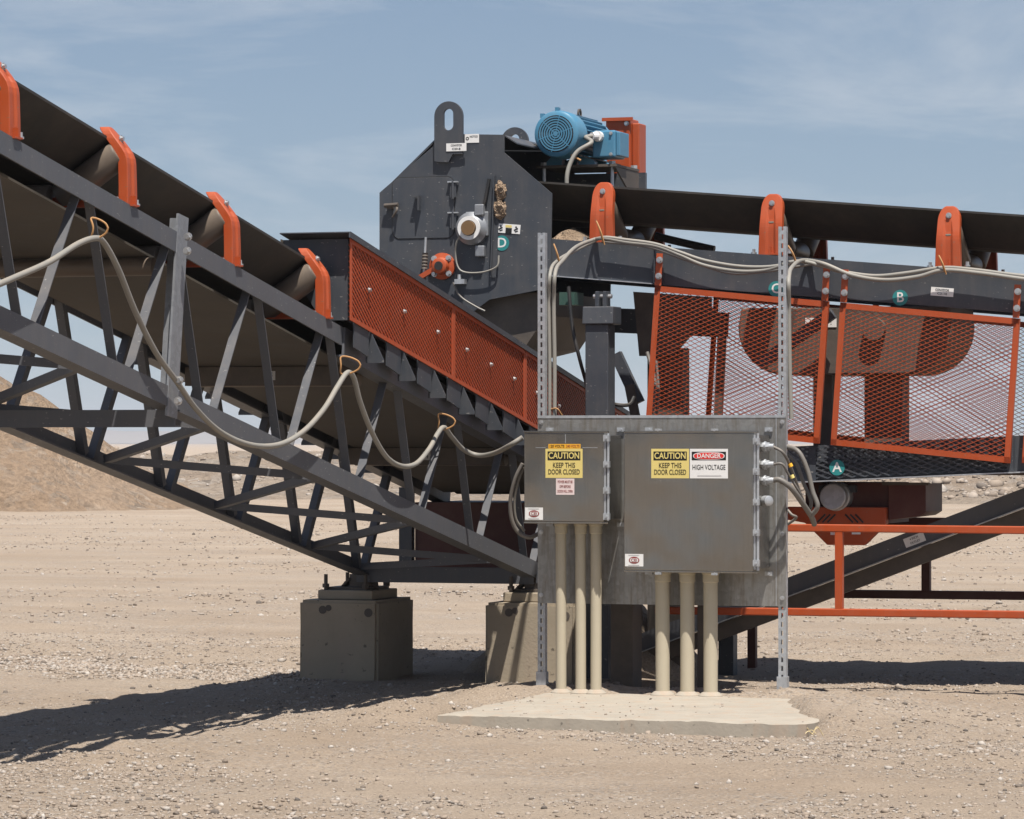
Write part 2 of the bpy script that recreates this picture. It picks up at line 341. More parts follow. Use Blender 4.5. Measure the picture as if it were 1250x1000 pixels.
# ------------------------------------------------------------------ ground
def fbm(x, y, s, o=4): return noise.fractal(V((x * s, y * s, 3.7)), 1.0, 2.0, o)
def sstep(a, b, x): t = max(0, min(1, (x - a) / (b - a))); return t * t * (3 - 2 * t)
def ground_z(x, y):
    near = 1 - sstep(8, 30, math.hypot(x, y))
    z = 0.022 * fbm(x, y, 0.35) + near * (0.018 * fbm(x, y, 1.6) + 0.012 * fbm(x, y, 5.5, 3))
    # spoil banked against the back of the pad and round the post feet
    z += 0.085 * sstep(-0.75, -0.40, y) * (1 - sstep(-0.2, 0.6, y)) * sstep(-1.4, -0.7, x) * (1 - sstep(1.2, 2.2, x)) * (1 + 0.35 * fbm(x, y, 4, 3))
    # soil heaped over the pad's left corner, and a low bank on its right
    z += 0.10 * math.exp(-((x + 0.75) / 0.38) ** 2 - ((y + 2.15) / 0.5) ** 2) * (1 + 0.4 * fbm(x, y, 6, 3))
    z += 0.03 * math.exp(-((x - 1.95) / 0.30) ** 2 - ((y + 1.5) / 0.8) ** 2) * (1 + 0.5 * fbm(x, y, 6, 3))
    # dirt washed over the right-hand side of the pad
    dl = (x - (1.50 - 0.36 * (y + 2.25))) * 0.94 + 0.06 * fbm(x, y, 3, 3)
    spill = 0.125 * sstep(-0.03, 0.16, dl) * (1 - sstep(0.75, 1.3, dl)) * (1 - 0.75 * sstep(1.45, 1.95, x)) * sstep(-2.40, -2.1, y) * (1 - sstep(-0.95, -0.45, y)) * (1 + 0.25 * fbm(x, y, 5, 3))
    # wheel ruts across the front of the yard
    for yr in (-4.1, -4.75, 5.6, 7.4): z -= 0.020 * math.exp(-((y - yr - 0.12 * x - 0.15 * fbm(x, 0, 0.4, 2)) / 0.13) ** 2) * (1 + 0.5 * fbm(x, y, 3, 2))
    # low windrows left by a grader
    z += 0.05 * math.exp(-((y - 3.6 - 0.05 * x) / 0.8) ** 2) * (1 + 0.6 * fbm(x, y, 2.5, 3)) * (1 - sstep(-2, 2, x) * 0.4)
    z += 0.05 * math.exp(-((y - 4.2) / 0.7) ** 2) * sstep(0, 2.5, x) * (1 + 0.7 * fbm(x, y, 3, 3))
    # keep the ground under the pad
    if -0.55 < x < 1.62 and -2.42 < y < -0.6:
        k = sstep(-0.55, -0.42, x) * (1 - sstep(1.54, 1.62, x)) * sstep(-2.42, -2.3, y) * (1 - sstep(-0.72, -0.6, y)); z = z * (1 - k) - 0.02 * k
    return z + spill
def axis(lo, hi, step, far, grow):
    a = list(np.arange(lo, hi + 1e-6, step)); s = step; x = hi
    while x < far: s *= grow; x += s; a.append(x)
    s = step; x = lo; b = []
    while x > -far: s *= grow; x -= s; b.append(x)
    return b[::-1] + a
gx, gy = axis(-5.5, 4.5, 0.05, 4700, 1.12), axis(-6.0, 7.0, 0.05, 4700, 1.12)
gv = [(x, y, ground_z(x, y)) for y in gy for x in gx]; nx = len(gx)
gf = [(j * nx + i, j * nx + i + 1, (j + 1) * nx + i + 1, (j + 1) * nx + i) for j in range(len(gy) - 1) for i in range(nx - 1)]
gm = bpy.data.meshes.new('ground'); gm.from_pydata(gv, [], gf); gm.materials.append(M['sand'])
gm.polygons.foreach_set('use_smooth', [True] * len(gm.polygons))
go = bpy.data.objects.new('ground', gm); COL.objects.link(go); go['kind'] = 'structure'

def terrain(name, mat, fn, u0, u1, nu, v0, v1, nv):
    vs = [tuple(fn(u0 + (u1 - u0) * i / nu, v0 + (v1 - v0) * j / nv)) for j in range(nv + 1) for i in range(nu + 1)]
    fs = [(j * (nu + 1) + i, j * (nu + 1) + i + 1, (j + 1) * (nu + 1) + i + 1, (j + 1) * (nu + 1) + i) for j in range(nv) for i in range(nu)]
    me = bpy.data.meshes.new(name); me.from_pydata(vs, [], fs); me.materials.append(M[mat]); me.polygons.foreach_set('use_smooth', [True] * len(fs))
    o = bpy.data.objects.new(name, me); COL.objects.link(o); o['kind'] = 'structure'; return o
def cam_pt(lat, dep, z):   # a point given by how far right of and beyond the camera station it lies
    c, s = math.cos(TH), math.sin(TH); return V((CAM.x + lat * c - dep * s, CAM.y + lat * s + dep * c, z))
PC = (-13.6, 88.0)
def pile_fn(u, v):
    r = v; x = PC[0] + r * math.cos(u); y = PC[1] + r * math.sin(u)
    z = max(0.0, 4.05 - 0.60 * math.sqrt(r * r + 0.3) + 0.35 * fbm(x, y, 0.25)) if r < 7.2 else -0.1
    z += 0.07 * fbm(x, y, 1.2) ; z = z if r < 9 else -0.3
    p = cam_pt(x, y, z); return p
terrain('stockpile_mound', 'pile_sand', pile_fn, 0, 2 * math.pi, 120, 0.0, 9.4, 50)
def berm_fn(u, v):
    d = 106 + 3 * fbm(u, 0, 0.03) - (8 * sstep(2, 14, u)); y = d + v
    h = (1.22 + 0.25 * fbm(u, 1.3, 0.08) + 0.15 * fbm(u, 4.1, 0.4)) * math.exp(-(v / 4.2) ** 2) + 0.16 * fbm(u, v, 0.7) * math.exp(-(v / 6) ** 2) - 0.12 * sstep(6, 9, abs(v))
    return cam_pt(u, y, h)
terrain('earth_berm', 'berm_earth', berm_fn, -60, 60, 420, -9, 9, 46)
def hill_fn(u, v):
    h = max(-2, (18 + 16 * fbm(u, 2.0, 0.0011) + 6 * fbm(u, 7.0, 0.005)) * (1 - abs(v) ** 1.5)) + 2 * fbm(u, v * 400, 0.008)
    return cam_pt(u, 4300 + v * 400, h)
terrain('hills', 'hill_rock', hill_fn, -3500, 3500, 300, -1, 1, 10)

# gravel: real stones, too many to count, joined
def stones(name, n, place, seed, size):
    rng = np.random.default_rng(seed)
    ico = bmesh.new(); bmesh.ops.create_icosphere(ico, subdivisions=1, radius=1); bv = np.array([v.co[:] for v in ico.verts]); bf = np.array([[v.index for v in f.verts] for f in ico.faces]); ico.free()
    vs = []; cnt = 0
    while cnt < n:
        p = place(rng)
        if p is None: continue
        x, y, z, k = p; s = size(rng) * k; q = bv * (1 + rng.uniform(-0.38, 0.30, (len(bv), 1)))
        q = q * np.array([1, rng.uniform(0.6, 1.0), rng.uniform(0.45, 0.8)]) * s; a = rng.uniform(0, 6.28); t = rng.uniform(-0.5, 0.5)
        ca, sa, ct, st_ = math.cos(a), math.sin(a), math.cos(t), math.sin(t)
        q = q @ np.array([[1, 0, 0], [0, ct, st_], [0, -st_, ct]]) @ np.array([[ca, sa, 0], [-sa, ca, 0], [0, 0, 1]])
        vs.append(q + np.array([x, y, z + s * 0.10])); cnt += 1
    V_ = np.concatenate(vs); F_ = np.concatenate([bf + i * len(bv) for i in range(n)])
    me = bpy.data.meshes.new(name); me.vertices.add(len(V_)); me.vertices.foreach_set('co', V_.ravel()); me.loops.add(F_.size); me.loops.foreach_set('vertex_index', F_.ravel())
    me.polygons.add(len(F_)); me.polygons.foreach_set('loop_start', np.arange(0, F_.size, 3)); me.update(); me.validate(); me.materials.append(M['gravel'])
    o = bpy.data.objects.new(name, me); COL.objects.link(o); o['kind'] = 'stuff'; return o
def place_near(rng):
    lat = rng.uniform(-3.2, 3.2); dep = 14.6 + 15 * rng.random() ** 1.3
    lat *= dep / 20
    p = cam_pt(lat, dep, 0); x, y = p.x, p.y
    if -0.5 < x < 1.58 and -2.35 < y < -0.4 and rng.random() > 0.22: return None
    d = max(0.0, 0.55 + 0.9 * fbm(x, y, 0.55, 4)) ** 2.2
    d = max(d, 0.95 * math.exp(-((y - 3.6 - 0.05 * x) / 0.7) ** 2) if x < -2 else 0, 0.6 if abs(y + 2.75) < 0.35 and x > -2.6 else 0)
    if rng.random() > d: return None
    z = ground_z(x, y)
    if -0.45 < x < 1.54 and -2.33 < y < -0.5: z = max(z, 0.060)
    return x, y, z, 1.0
tag(stones('gravel', 40000, place_near, 3, lambda r: 0.003 + 0.006 * r.random() ** 2 + 0.016 * r.random() ** 16), 'loose grey and tan gravel scattered over the dusty yard', 'gravel')
def place_row(rng):
    x = rng.uniform(-6.0, -2.2); y = 1.75 - 0.42 * (x + 4.0) * 0.6 + rng.normal(0, 0.42)
    if rng.random() > 0.55 + 0.9 * fbm(x, y, 0.9, 3) or (-2.75 < x and y > 1.0): return None
    return x, y, ground_z(x, y), 1.0
tag(stones('gravel', 7000, place_row, 11, lambda r: 0.006 + 0.010 * r.random() ** 1.5 + 0.016 * r.random() ** 8), 'thick grey gravel windrow left of the shaded pier', 'gravel')
def place_front(rng):
    lat = rng.uniform(-2.3, 2.3); dep = 14.9 + abs(rng.normal(0, 0.8)); p = cam_pt(lat, dep, 0); x, y = p.x, p.y
    if rng.random() > 0.35 + 1.3 * fbm(x, y, 0.8, 3): return None
    return x, y, ground_z(x, y), 1.0
tag(stones('gravel', 2600, place_front, 12, lambda r: 0.004 + 0.006 * r.random() ** 2 + 0.016 * r.random() ** 10), 'patches of grey gravel along the bottom of the photo', 'gravel')
def place_mid(rng):
    dep = 28 + 50 * rng.random() ** 1.2; lat = rng.uniform(-0.16, 0.16) * dep; p = cam_pt(lat, dep, 0); x, y = p.x, p.y
    if rng.random() > 0.35 + 1.1 * fbm(x, y, 0.22, 4): return None
    return x, y, ground_z(x, y), 1.0
tag(stones('gravel', 11000, place_mid, 5, lambda r: 0.008 + 0.014 * r.random() ** 2 + 0.025 * r.random() ** 14), 'coarse pale gravel spread over the yard behind the conveyors', 'gravel')
def place_berm(rng):
    u = rng.uniform(-16, 18); v = rng.uniform(-6.5, 2); q = berm_fn(u, v)
    if rng.random() > (0.9 if u > 8 else 0.25) : return None
    return q.x, q.y, q.z, 0.95 if u > 9 else 0.8
tag(stones('rubble', 2600, place_berm, 8, lambda r: 0.035 + 0.06 * r.random() ** 2 + 0.16 * r.random() ** 7), 'broken rock rubble strewn over the low earth berm', 'rubble')

# ------------------------------------------------------------------ concrete: pad and piers
pad = bmesh.new(); bmesh.ops.create_grid(pad, x_segments=60, y_segments=50, size=0.5)
pv = []; NXp, NYp = 60, 40
X0p, X1p, Y0p, Y1p = -0.46, 1.55, -2.34, -0.40
pad.free(); pb = MB()
def padp(i, j):
    x = X0p + (X1p - X0p) * i / NXp; y = Y0p + (Y1p - Y0p) * j / NYp
    return V((x + (0.006 * fbm(x, y, 9) if i in (0, NXp) else 0), y + (0.007 * fbm(x, y, 7) + 0.004 * fbm(x, y, 24, 2) if j == 0 else 0), 0.060 + 0.005 * fbm(x, y, 3) - (0.006 + 0.006 * fbm(x, y, 14) if j == 0 or i in (0, NXp) else 0)))
top = [padp(i, j) for j in range(NYp + 1) for i in range(NXp + 1)]
tf = [(j * (NXp + 1) + i, j * (NXp + 1) + i + 1, (j + 1) * (NXp + 1) + i + 1, (j + 1) * (NXp + 1) + i) for j in range(NYp) for i in range(NXp)]
rim = [i for i in range(NXp + 1)] + [(j * (NXp + 1) + NXp) for j in range(1, NYp + 1)] + [NYp * (NXp + 1) + i for i in range(NXp - 1, -1, -1)] + [j * (NXp + 1) for j in range(NYp - 1, 0, -1)]
lowv = [V((top[k].x, top[k].y - (0.012 if k <= NXp else 0), -0.12)) for k in rim]; nT = len(top)
pb.add(top + lowv, tf + [(rim[a], nT + a, nT + (a + 1) % len(rim), rim[(a + 1) % len(rim)]) for a in range(len(rim))])
tag(pb.build('concrete_pad', 'concrete_pad', smooth=True), 'low dusty concrete slab the electrical boxes and pipes stand on', 'slab')

def pier(x0, label, w=0.59):
    t = thing('concrete_pier', (x0 + 0.295, 1.45, 0), label, 'pier')
    b = MB(); bm = bmesh.new(); bmesh.ops.create_cube(bm, size=1); bmesh.ops.scale(bm, verts=bm.verts, vec=(w, 0.67, 0.62)); bmesh.ops.translate(bm, verts=bm.verts, vec=(x0 + w / 2, 1.45, 0.19))
    bmesh.ops.bevel(bm, geom=bm.edges, offset=0.018, segments=2, affect='EDGES'); bmesh.ops.subdivide_edges(bm, edges=bm.edges, cuts=3, use_grid_fill=True)
    for v in bm.verts: v.co += V((fbm(v.co.y, v.co.z, 5), fbm(v.co.x, v.co.z, 5), fbm(v.co.x, v.co.y, 5))) * 0.004
    bm.verts.index_update(); b.add([v.co.copy() for v in bm.verts], [tuple(v.index for v in f.verts) for f in bm.faces]); bm.free()
    b.build('block', 'concrete_pier', t, smooth=True)
    for fx, fz, fr in ((0.16, 0.44, 0.026), (0.20, 0.452, 0.02), (w - 0.06, 0.425, 0.028)): MB().cyl((x0 + fx, 1.112, fz), (x0 + fx, 1.16, fz), fr, 12).build('form_hole', 'dark_steel', t)
    MB().box(x0 + 0.085, x0 + w - 0.075, 1.22, 1.68, 0.502, 0.56).build('grout_pad', 'concrete_pier', t, bevel=0.006)
    MB().box(x0 + 0.12, x0 + w - 0.11, 1.28, 1.62, 0.562, 0.578).build('base_plate', 'dark_steel', t)
    for dx in (0.09, w - 0.17):
        for dy in (1.26, 1.64): MB().cyl((x0 + dx + 0.035, dy, 0.56), (x0 + dx + 0.035, dy, 0.66), 0.013, 8).cyl((x0 + dx + 0.035, dy, 0.575), (x0 + dx + 0.035, dy, 0.60), 0.024, 6).build('anchor_bolt', 'dark_steel', t)
    return t
pier(-2.635, 'shaded square concrete pier under the far foot of the rising conveyor', 0.53)
pier(-1.39, 'sunlit concrete pier with truss shadows, left of the tan pipes')
# ------------------------------------------------------------------ rising conveyor with truss (runs up towards the camera, left)
XN, XF, XM = -1.12, -2.326, -1.723
def zb(y): return 0.89 - 0.18 * y
def zt(y): return 1.76 - 0.18 * y
RC = thing('truss_conveyor', (XM, 1.3, 0.58), 'long grey lattice truss belt conveyor rising towards the left', 'conveyor')
YT = -10.4
def A(x, y, dz=0.0): return V((x, y, dz))
for sx, x in ((1, XN), (-1, XF)):
    # angles with the upright leg outside and the level leg turned in
    MB().extr([(0, 0), (-0.095 * sx, 0), (-0.095 * sx, 0.009), (-0.009 * sx, 0.009), (-0.009 * sx, 0.10), (0, 0.10)], (x, YT, zb(YT)), (x, 1.52, zb(1.52))).build('bottom_chord', 'truss_grey', RC)
    MB().extr([(0, 0), (-0.009 * sx, 0), (-0.009 * sx, 0.091), (-0.095 * sx, 0.091), (-0.095 * sx, 0.10), (0, 0.10)], (x, YT, zt(YT) - 0.10), (x, -2.03, zt(-2.03) - 0.10)).build('top_chord', 'truss_grey', RC)
    MB().extr([(0.012 * sx, -0.06), (-0.08 * sx, -0.06), (-0.08 * sx, -0.05), (0.0, -0.05), (0.0, 0.09), (-0.08 * sx, 0.09), (-0.08 * sx, 0.10), (0.012 * sx, 0.10)], (x, -2.028, zt(-2.028) - 0.10), (x, 3.1, zt(3.1) - 0.10)).build('loading_rail', 'truss_grey', RC)
    for k in range(-5, 7):
        yb, ytl, ytr = -4.83 + 1.016 * k, -5.24 + 1.016 * k, -4.22 + 1.016 * k
        xi = x - sx * 0.062
        for y0, y1 in ((yb - 0.05, ytl + 0.06), (yb + 0.05, ytr - 0.06)):
            if y1 < YT: continue
            MB().angle((xi, y0, zb(y0) + 0.03), (xi, y1, zt(y1) - 0.05), 0.047 * (-sx), 0.047, 0.006, (0, 1, 0.1)).build('diagonal', 'truss_grey', RC)
fn = [-9.7, -8.2, -6.7, -5.2, -3.7, -2.2, -0.7, 0.8]
for i, y in enumerate(fn):
    for yf in (y - 0.5, y + 1.0):
        if yf > 1.2: yf = 1.15
        MB().angle((XN - 0.10, y + (0.04 if yf > y else -0.04), zb(y) + 0.012), (XF + 0.10, yf, zb(yf) + 0.012), 0.043, 0.043, 0.006).build('lacing_bar', 'truss_grey', RC)
MB().channel((XF + 0.01, 1.30, zb(1.3) - 0.045), (XN - 0.01, 1.30, zb(1.3) - 0.045), -0.05, 0.10, 0.008).build('end_beam', 'truss_grey', RC)
MB().channel((XF, -4.27, zb(-4.27) - 0.085), (XN, -4.27, zb(-4.27) - 0.085), -0.06, 0.085, 0.008).build('cross_beam', 'truss_grey', RC)
MB().channel((XF, -8.6, zb(-8.6) - 0.085), (XN, -8.6, zb(-8.6) - 0.085), -0.06, 0.085, 0.008).build('cross_beam', 'truss_grey', RC)
for y in (-1.62, 0.92, -6.9, -9.4):
    cb = MB().channel((XF + 0.1, y, zt(y) - 0.235), (XN - 0.1, y, zt(y) - 0.235), -0.05, 0.105, 0.007).build('roller_beam', 'dark_steel', RC)
    if y in (-1.62, 0.92):
        p = V((XM + 0.02, y - 0.002, zt(y) - 0.18)); plate('sticker', p, 0.05, 0.05, 'sticker_grey', cb); text('4', 0.05, p - V((0, .001, 0)), 'sticker_black', cb)
# feet
for x in (XN - 0.03, XF + 0.0):
    f = MB()
    for a in (-0.11, 0.11): f.bar((x + a, 1.42, 0.58), (x + a * 0.25, 1.36, zb(1.36) - 0.0), 0.014, 0.12, (0, 1, 0))
    f.box(x - 0.05, x + 0.05, 1.33, 1.50, 0.58, 0.66)
    f.build('foot', 'dark_steel', RC)
# gusset at the end of the near chord
MB().prism_x([(1.32, zb(1.3) - 0.04), (1.60, zb(1.6) + 0.02), (1.60, zb(1.6) + 0.1), (1.32, zb(1.32) + 0.02)], XN + 0.001, XN + 0.010).build('end_gusset', 'truss_grey', RC)
# galvanised splice angle bolted across the near truss side
for x, sx in ((XN, 1), (XF, -1)):
    spl = MB().extr([(0, -0.11), (0.012 * sx, -0.11), (0.012 * sx, 0.0), (0.095 * sx, 0.0), (0.095 * sx, 0.012), (0, 0.012)], (x + 0.003 * sx, -4.26, 1.615), (x + 0.003 * sx, -4.12, 2.60), (0, 1, 0)).build('splice_angle', 'dull_galvanised', RC)
    if sx == 1:
        for y, z in ((-4.195, 2.50), (-4.205, 2.43), (-4.30, 1.80), (-4.315, 1.70)): bolt((x + 0.055, y - 0.035 + (z - 2.4) * 0.0 , z), (0, -1, 0), 0.014, 0.026, spl)
# belts
def trough(y, off, e=0.0):  # belt cross-section at run y: (s, h) about the belt middle
    return [(-0.50 - e, 0.325 + off + e * 0.66), (-0.205, 0.13 + off), (-0.17, 0.118 + off), (0.17, 0.118 + off), (0.205, 0.13 + off), (0.50 + e, 0.325 + off + e * 0.66)]
def sheet(name, mat, prof, th, p, q, parent, sdir):
    """sweep an open profile with thickness from p to q (profile s along sdir, h up)"""
    up = [(s, h + th) for s, h in prof]; loop = prof + up[::-1]; b = MB(); n = len(loop); sd = V(sdir)
    vs = [V(p) + sd * s + V((0, 0, h)) for s, h in loop] + [V(q) + sd * s + V((0, 0, h)) for s, h in loop]
    fs = [(i, (i + 1) % n, n + (i + 1) % n, n + i) for i in range(n)]
    m = len(prof)
    fs += [(i, i + 1, n - 2 - i, n - 1 - i) for i in range(m - 1)] + [(n + i, n + i + 1, 2 * n - 2 - i, 2 * n - 1 - i) for i in range(m - 1)]
    return b.add(vs, fs).build(name, mat, parent)
sheet('carry_belt', 'rubber', trough(0, 0, -0.015), 0.013, (XM, YT - 0.2, zt(YT - 0.2)), (XM, 3.0, zt(3.0)), RC, (1, 0, 0))
sheet('return_belt', 'belt_bounce_tint', [(-0.47, 0), (0.47, 0)], 0.012, (XM, YT, zt(YT) - 0.125), (XM, 2.6, zt(2.6) - 0.125), RC, (1, 0, 0))
for y in (-6.9, -4.4, -1.62, 0.92): MB().cyl((XM - 0.5, y + 0.12, zt(y + 0.12) - 0.175), (XM + 0.5, y + 0.12, zt(y + 0.12) - 0.175), 0.045, 18).build('return_roller', 'roller', RC, smooth=True)

def idler(parent, o, sd, td, half, kw=1.0, lean=0.30, bend=0.19):
    """troughing idler: o middle of the frame top, sd across towards the viewer side, td along the run"""
    o, sd, td = V(o), V(sd), V(td); Z = V((0, 0, 1)); P = lambda s, t, h: o + sd * s + td * t + Z * h
    root = MB().extr([(-0.04, 0.0), (0.04, 0.0), (0.04, 0.008), (0.004, 0.008), (0.004, 0.05), (-0.004, 0.05), (-0.004, 0.008), (-0.04, 0.008)], P(-half, 0, 0.003), P(half, 0, 0.003)).build('idler', 'orange_paint', parent)
    for g in (1, -1):
        prof = [(0.0, 0.085), (0.26, 0.075), (0.315, 0.062), (0.35, 0.045), (0.365, 0.02)]   # height, half-width of the stand
        path = lambda h: g * (half - 0.02 - lean * 0.5 * (math.sqrt((h - bend) ** 2 + 0.03 ** 2) + h - bend))
        lv = [0.0, 0.10, bend - 0.04, bend - 0.015, bend + 0.01, bend + 0.035, 0.30, 0.325, 0.345, 0.36, 0.372, 0.38]; lv.sort(); hw = [0.076, 0.073, 0.071, 0.070, 0.069, 0.068, 0.066, 0.062, 0.055, 0.046, 0.035, 0.022]
        b = MB(); rows = []
        for h, k in zip(lv, hw):
            s = path(h); d = 0.045 * g
            k *= kw; gv = 0.010 * g * (1 if h < 0.3 else 0)
            rows.append([P(s - d, -k, h), P(s, -k, h), P(s, -k * 0.45, h), P(s - gv, -k * 0.25, h), P(s - gv, k * 0.25, h), P(s, k * 0.45, h), P(s, k, h), P(s - d, k, h)])
        vs = [p for r in rows for p in r]
        fs = [(a * 8 + i, a * 8 + i + 1, (a + 1) * 8 + i + 1, (a + 1) * 8 + i) for a in range(len(rows) - 1) for i in range(7)] + [tuple((len(rows) - 1) * 8 + i for i in range(8))]
        br = b.add(vs, fs).build('bracket', 'orange_paint', root)
        sm = br.modifiers.new('wall', 'SOLIDIFY'); sm.thickness = 0.007; sm.offset = 0
        br.modifiers.new('edge', 'BEVEL').width = 0.006
        bolt(P(path(0.32) + 0.006 * g, 0, 0.325), sd * g, 0.012, 0.016, root)
        for t in (-0.05, 0.05): bolt(P(g * (half - 0.05), t * 2.3, 0.012), Z, 0.012, 0.03, root)
        # wing roller under the raised belt edge
        a0, a1 = V((0.225 * g, 0.052)), V((0.505 * g, 0.238))
        MB().lathe(P(a0.x, 0.0, a0.y), P(a1.x, 0, a1.y) - P(a0.x, 0, a0.y), [(0.030, -0.01), (0.066, 0.0), (0.071, 0.01), (0.071, 0.362), (0.066, 0.37), (0.02, 0.375)], 22).build('roller', 'roller', root, smooth=True)
        MB().bar(P(g * 0.205, 0, 0.04), P(g * 0.205, 0, 0.095), 0.03, 0.012, sd).build('roller_support', 'orange_paint', root)
    MB().lathe(P(-0.17, 0, 0.052), sd, [(0.03, -0.01), (0.06, 0), (0.064, 0.01), (0.064, 0.33), (0.06, 0.34), (0.03, 0.35)], 22).build('roller', 'roller', root, smooth=True)
    return root
first = None
for y in (-9.8, -8.55, -7.28, -6.0, -4.75, -3.48, -2.23):
    if first is None: first = idler(RC, (XM, y, zt(y)), (1, 0, 0), (0, 1, 0), 0.615, 0.72, 0.85, 0.245); y0 = y
    else:
        c = copy_tree(first, RC); c.location = (0, y - y0, zt(y) - zt(y0))
# loading zone: skirt, guard panels, support brackets
def zs(y): return zt(y) + 0.47
for g, x in ((1, -1.06), (-1, -2.386)):
    ins = x - 0.40 * g
    MB().extr([(0, 0), (-0.40 * g, 0), (-0.40 * g, 0.006), (-0.006 * g, 0.006), (0.0, 0.006)], (x + 0.02 * g, -2.14, zs(-2.14) + 0.015), (x + 0.02 * g, 3.1, zs(3.1) + 0.015)).build('skirt_cover', 'grey_paint', RC)
    MB().extr([(0, 0), (-0.008 * g, 0), (-0.008 * g, 0.032), (0, 0.032)], (x + 0.03 * g, -2.14, zs(-2.14) - 0.01), (x + 0.03 * g, 3.1, zs(3.1) - 0.01)).build('cover_flange', 'grey_paint', RC)
    MB().prism_x([(-2.08, zs(-2.08)), (-2.08, zt(-2.08) + 0.33), (3.1, zt(3.1) + 0.33), (3.1, zs(3.1))], ins, ins + 0.008).build('skirt_board', 'dark_steel', RC)
    MB().prism_x([(-2.06, zs(-2.06)), (-2.06, zt(-2.06) + 0.06), (3.1, zt(3.1) + 0.06), (3.1, zs(3.1))], x - 0.085 * g, x - 0.077 * g).build('skirt_wall', 'dark_steel', RC)
    MB().prism_y([(x - 0.39 * g, zs(-2.06)), (x - 0.01 * g, zs(-2.06)), (x - 0.01 * g, zs(-2.06) - 0.44), (x - 0.16 * g, zs(-2.06) - 0.44), (x - 0.36 * g, zs(-2.06) - 0.16)], -2.066, -2.060).build('skirt_end', 'grey_paint', RC)
    for y in ([-1.86 + 0.503 * k for k in range(8)]):
        zz = zt(y)
        bkt = MB().prism_x([(y - 0.16, zz + 0.03 - 0.11), (y + 0.06, zz - 0.05 - 0.08), (y + 0.06, zz + 0.02), (y - 0.16, zz + 0.075)], x + 0.0 * g, x + 0.008 * g).build('support_bracket', 'grey_paint', RC)
        MB().prism_y([(x - 0.02 * g, zz - 0.16), (x + 0.085 * g, zz - 0.16), (x + 0.085 * g, zz - 0.145), (x - 0.0 * g, zz + 0.03), (x - 0.02 * g, zz + 0.03)], y + 0.085, y + 0.093).build('gusset', 'grey_paint', bkt)
    if g == 1:
        for y0_, y1_ in ((-2.10, -0.44), (-0.432, 0.875), (0.883, 3.05)):
            fr = MB(); xg = x + 0.012
            for h0, h1 in ((0.022, 0.045), (0.438, 0.465)): fr.prism_x([(y0_, zt(y0_) + h0), (y1_, zt(y1_) + h0), (y1_, zt(y1_) + h1), (y0_, zt(y0_) + h1)], xg, xg + 0.006)
            for ya in (y0_, y1_ - 0.022): fr.prism_x([(ya, zt(ya) + 0.045), (ya + 0.022, zt(ya + 0.022) + 0.045), (ya + 0.022, zt(ya + 0.022) + 0.438), (ya, zt(ya) + 0.438)], xg, xg + 0.006)
            pn = fr.build('guard_panel', 'rust_orange', RC)
            u = V((0, 1, -0.18))
            MB().lattice((xg - 0.006, y0_ + 0.01, zt(y0_ + 0.01) + 0.04), u, (0, 0, 1), (1, 0, 0), y1_ - y0_ - 0.02, 0.405, 0.058, 0.030, 0.0110, 0.004, 0.0060).build('expanded_metal', 'rust_orange', pn, kind='stuff')
            n = max(2, round((y1_ - y0_) / 0.48)); 
            for k in range(n):
                yy = y0_ + (y1_ - y0_) * (k + 0.5) / n; bolt((xg + 0.004, yy, zt(yy) + 0.245), (1, 0, 0), 0.009, 0.016, pn)
# legs of the conveyor's upper end, beyond the left edge of the view
lg = thing('trestle', (XM, -9.8, 0), 'grey trestle legs under the upper end of the rising conveyor', 'trestle')
for x in (XN - 0.05, XF + 0.05): MB().box(x - 0.05, x + 0.05, -9.85, -9.75, -0.05, zb(-9.8) - 0.002).build('leg', 'grey_paint', lg)
MB().box(XF + 0.1, XN - 0.1, -9.83, -9.77, 1.2, 1.28).build('tie_beam', 'grey_paint', lg)
# tail of the rising conveyor, mostly hidden by the boxes
tg = MB().box(-2.36, -1.02, 2.5, 3.4, 0.60, 1.10).build('tail_guard', 'red_brown_paint', RC)
MB().box(-2.46, -2.37, 2.46, 2.52, 0.58, 1.2).build('guard_post', 'grey_paint', tg)
MB().cyl((-2.2, 2.9, 1.32), (-1.2, 2.9, 1.32), 0.17, 28).build('tail_pulley', 'rubber', RC, smooth=True)
# ------------------------------------------------------------------ upper conveyor feeding from the right
YB = 1.40
def bt(x): return 2.685 - 0.088 * x
UC = thing('belt_conveyor', (0.6, 2.02, 1.3), 'grey channel framed belt conveyor with orange idler brackets sloping down right', 'conveyor')
XR = 7.0
nb = MB().channel((-1.35, YB, bt(-1.35) - 0.235), (XR, YB, bt(XR) - 0.235), -0.07, 0.235, 0.009).build('side_beam', 'grey_paint', UC)
MB().channel((-1.35, YB + 1.24, bt(-1.35) - 0.235), (XR, YB + 1.24, bt(XR) - 0.235), 0.07, 0.235, 0.009).build('side_beam', 'grey_paint', UC)
MB().bar((-1.35, YB - 0.004, bt(-1.35) - 0.232), (-0.38, YB - 0.004, bt(-0.38) - 0.232), 0.02, 0.006).build('bottom_lip', 'galvanised', UC)
YM = YB + 0.62
sheet('carry_belt', 'rubber', trough(0, 0.025), 0.013, (-1.5, YM, bt(-1.5)), (XR, YM, bt(XR)), UC, (0, -1, 0))
MB().cyl((-1.62, YM - 0.47, bt(-1.5) - 0.03), (-1.62, YM + 0.47, bt(-1.5) - 0.03), 0.19, 30).build('head_pulley', 'rubber', UC, smooth=True)
first = None
for x in (-0.73, 0.365, 1.475, 2.6, 3.7, 4.8):
    if first is None: first = idler(UC, (x, YM, bt(x)), (0, -1, 0), (1, 0, 0), 0.60); x0 = x
    else:
        c = copy_tree(first, UC); c.location = (x - x0, 0, bt(x) - bt(x0))
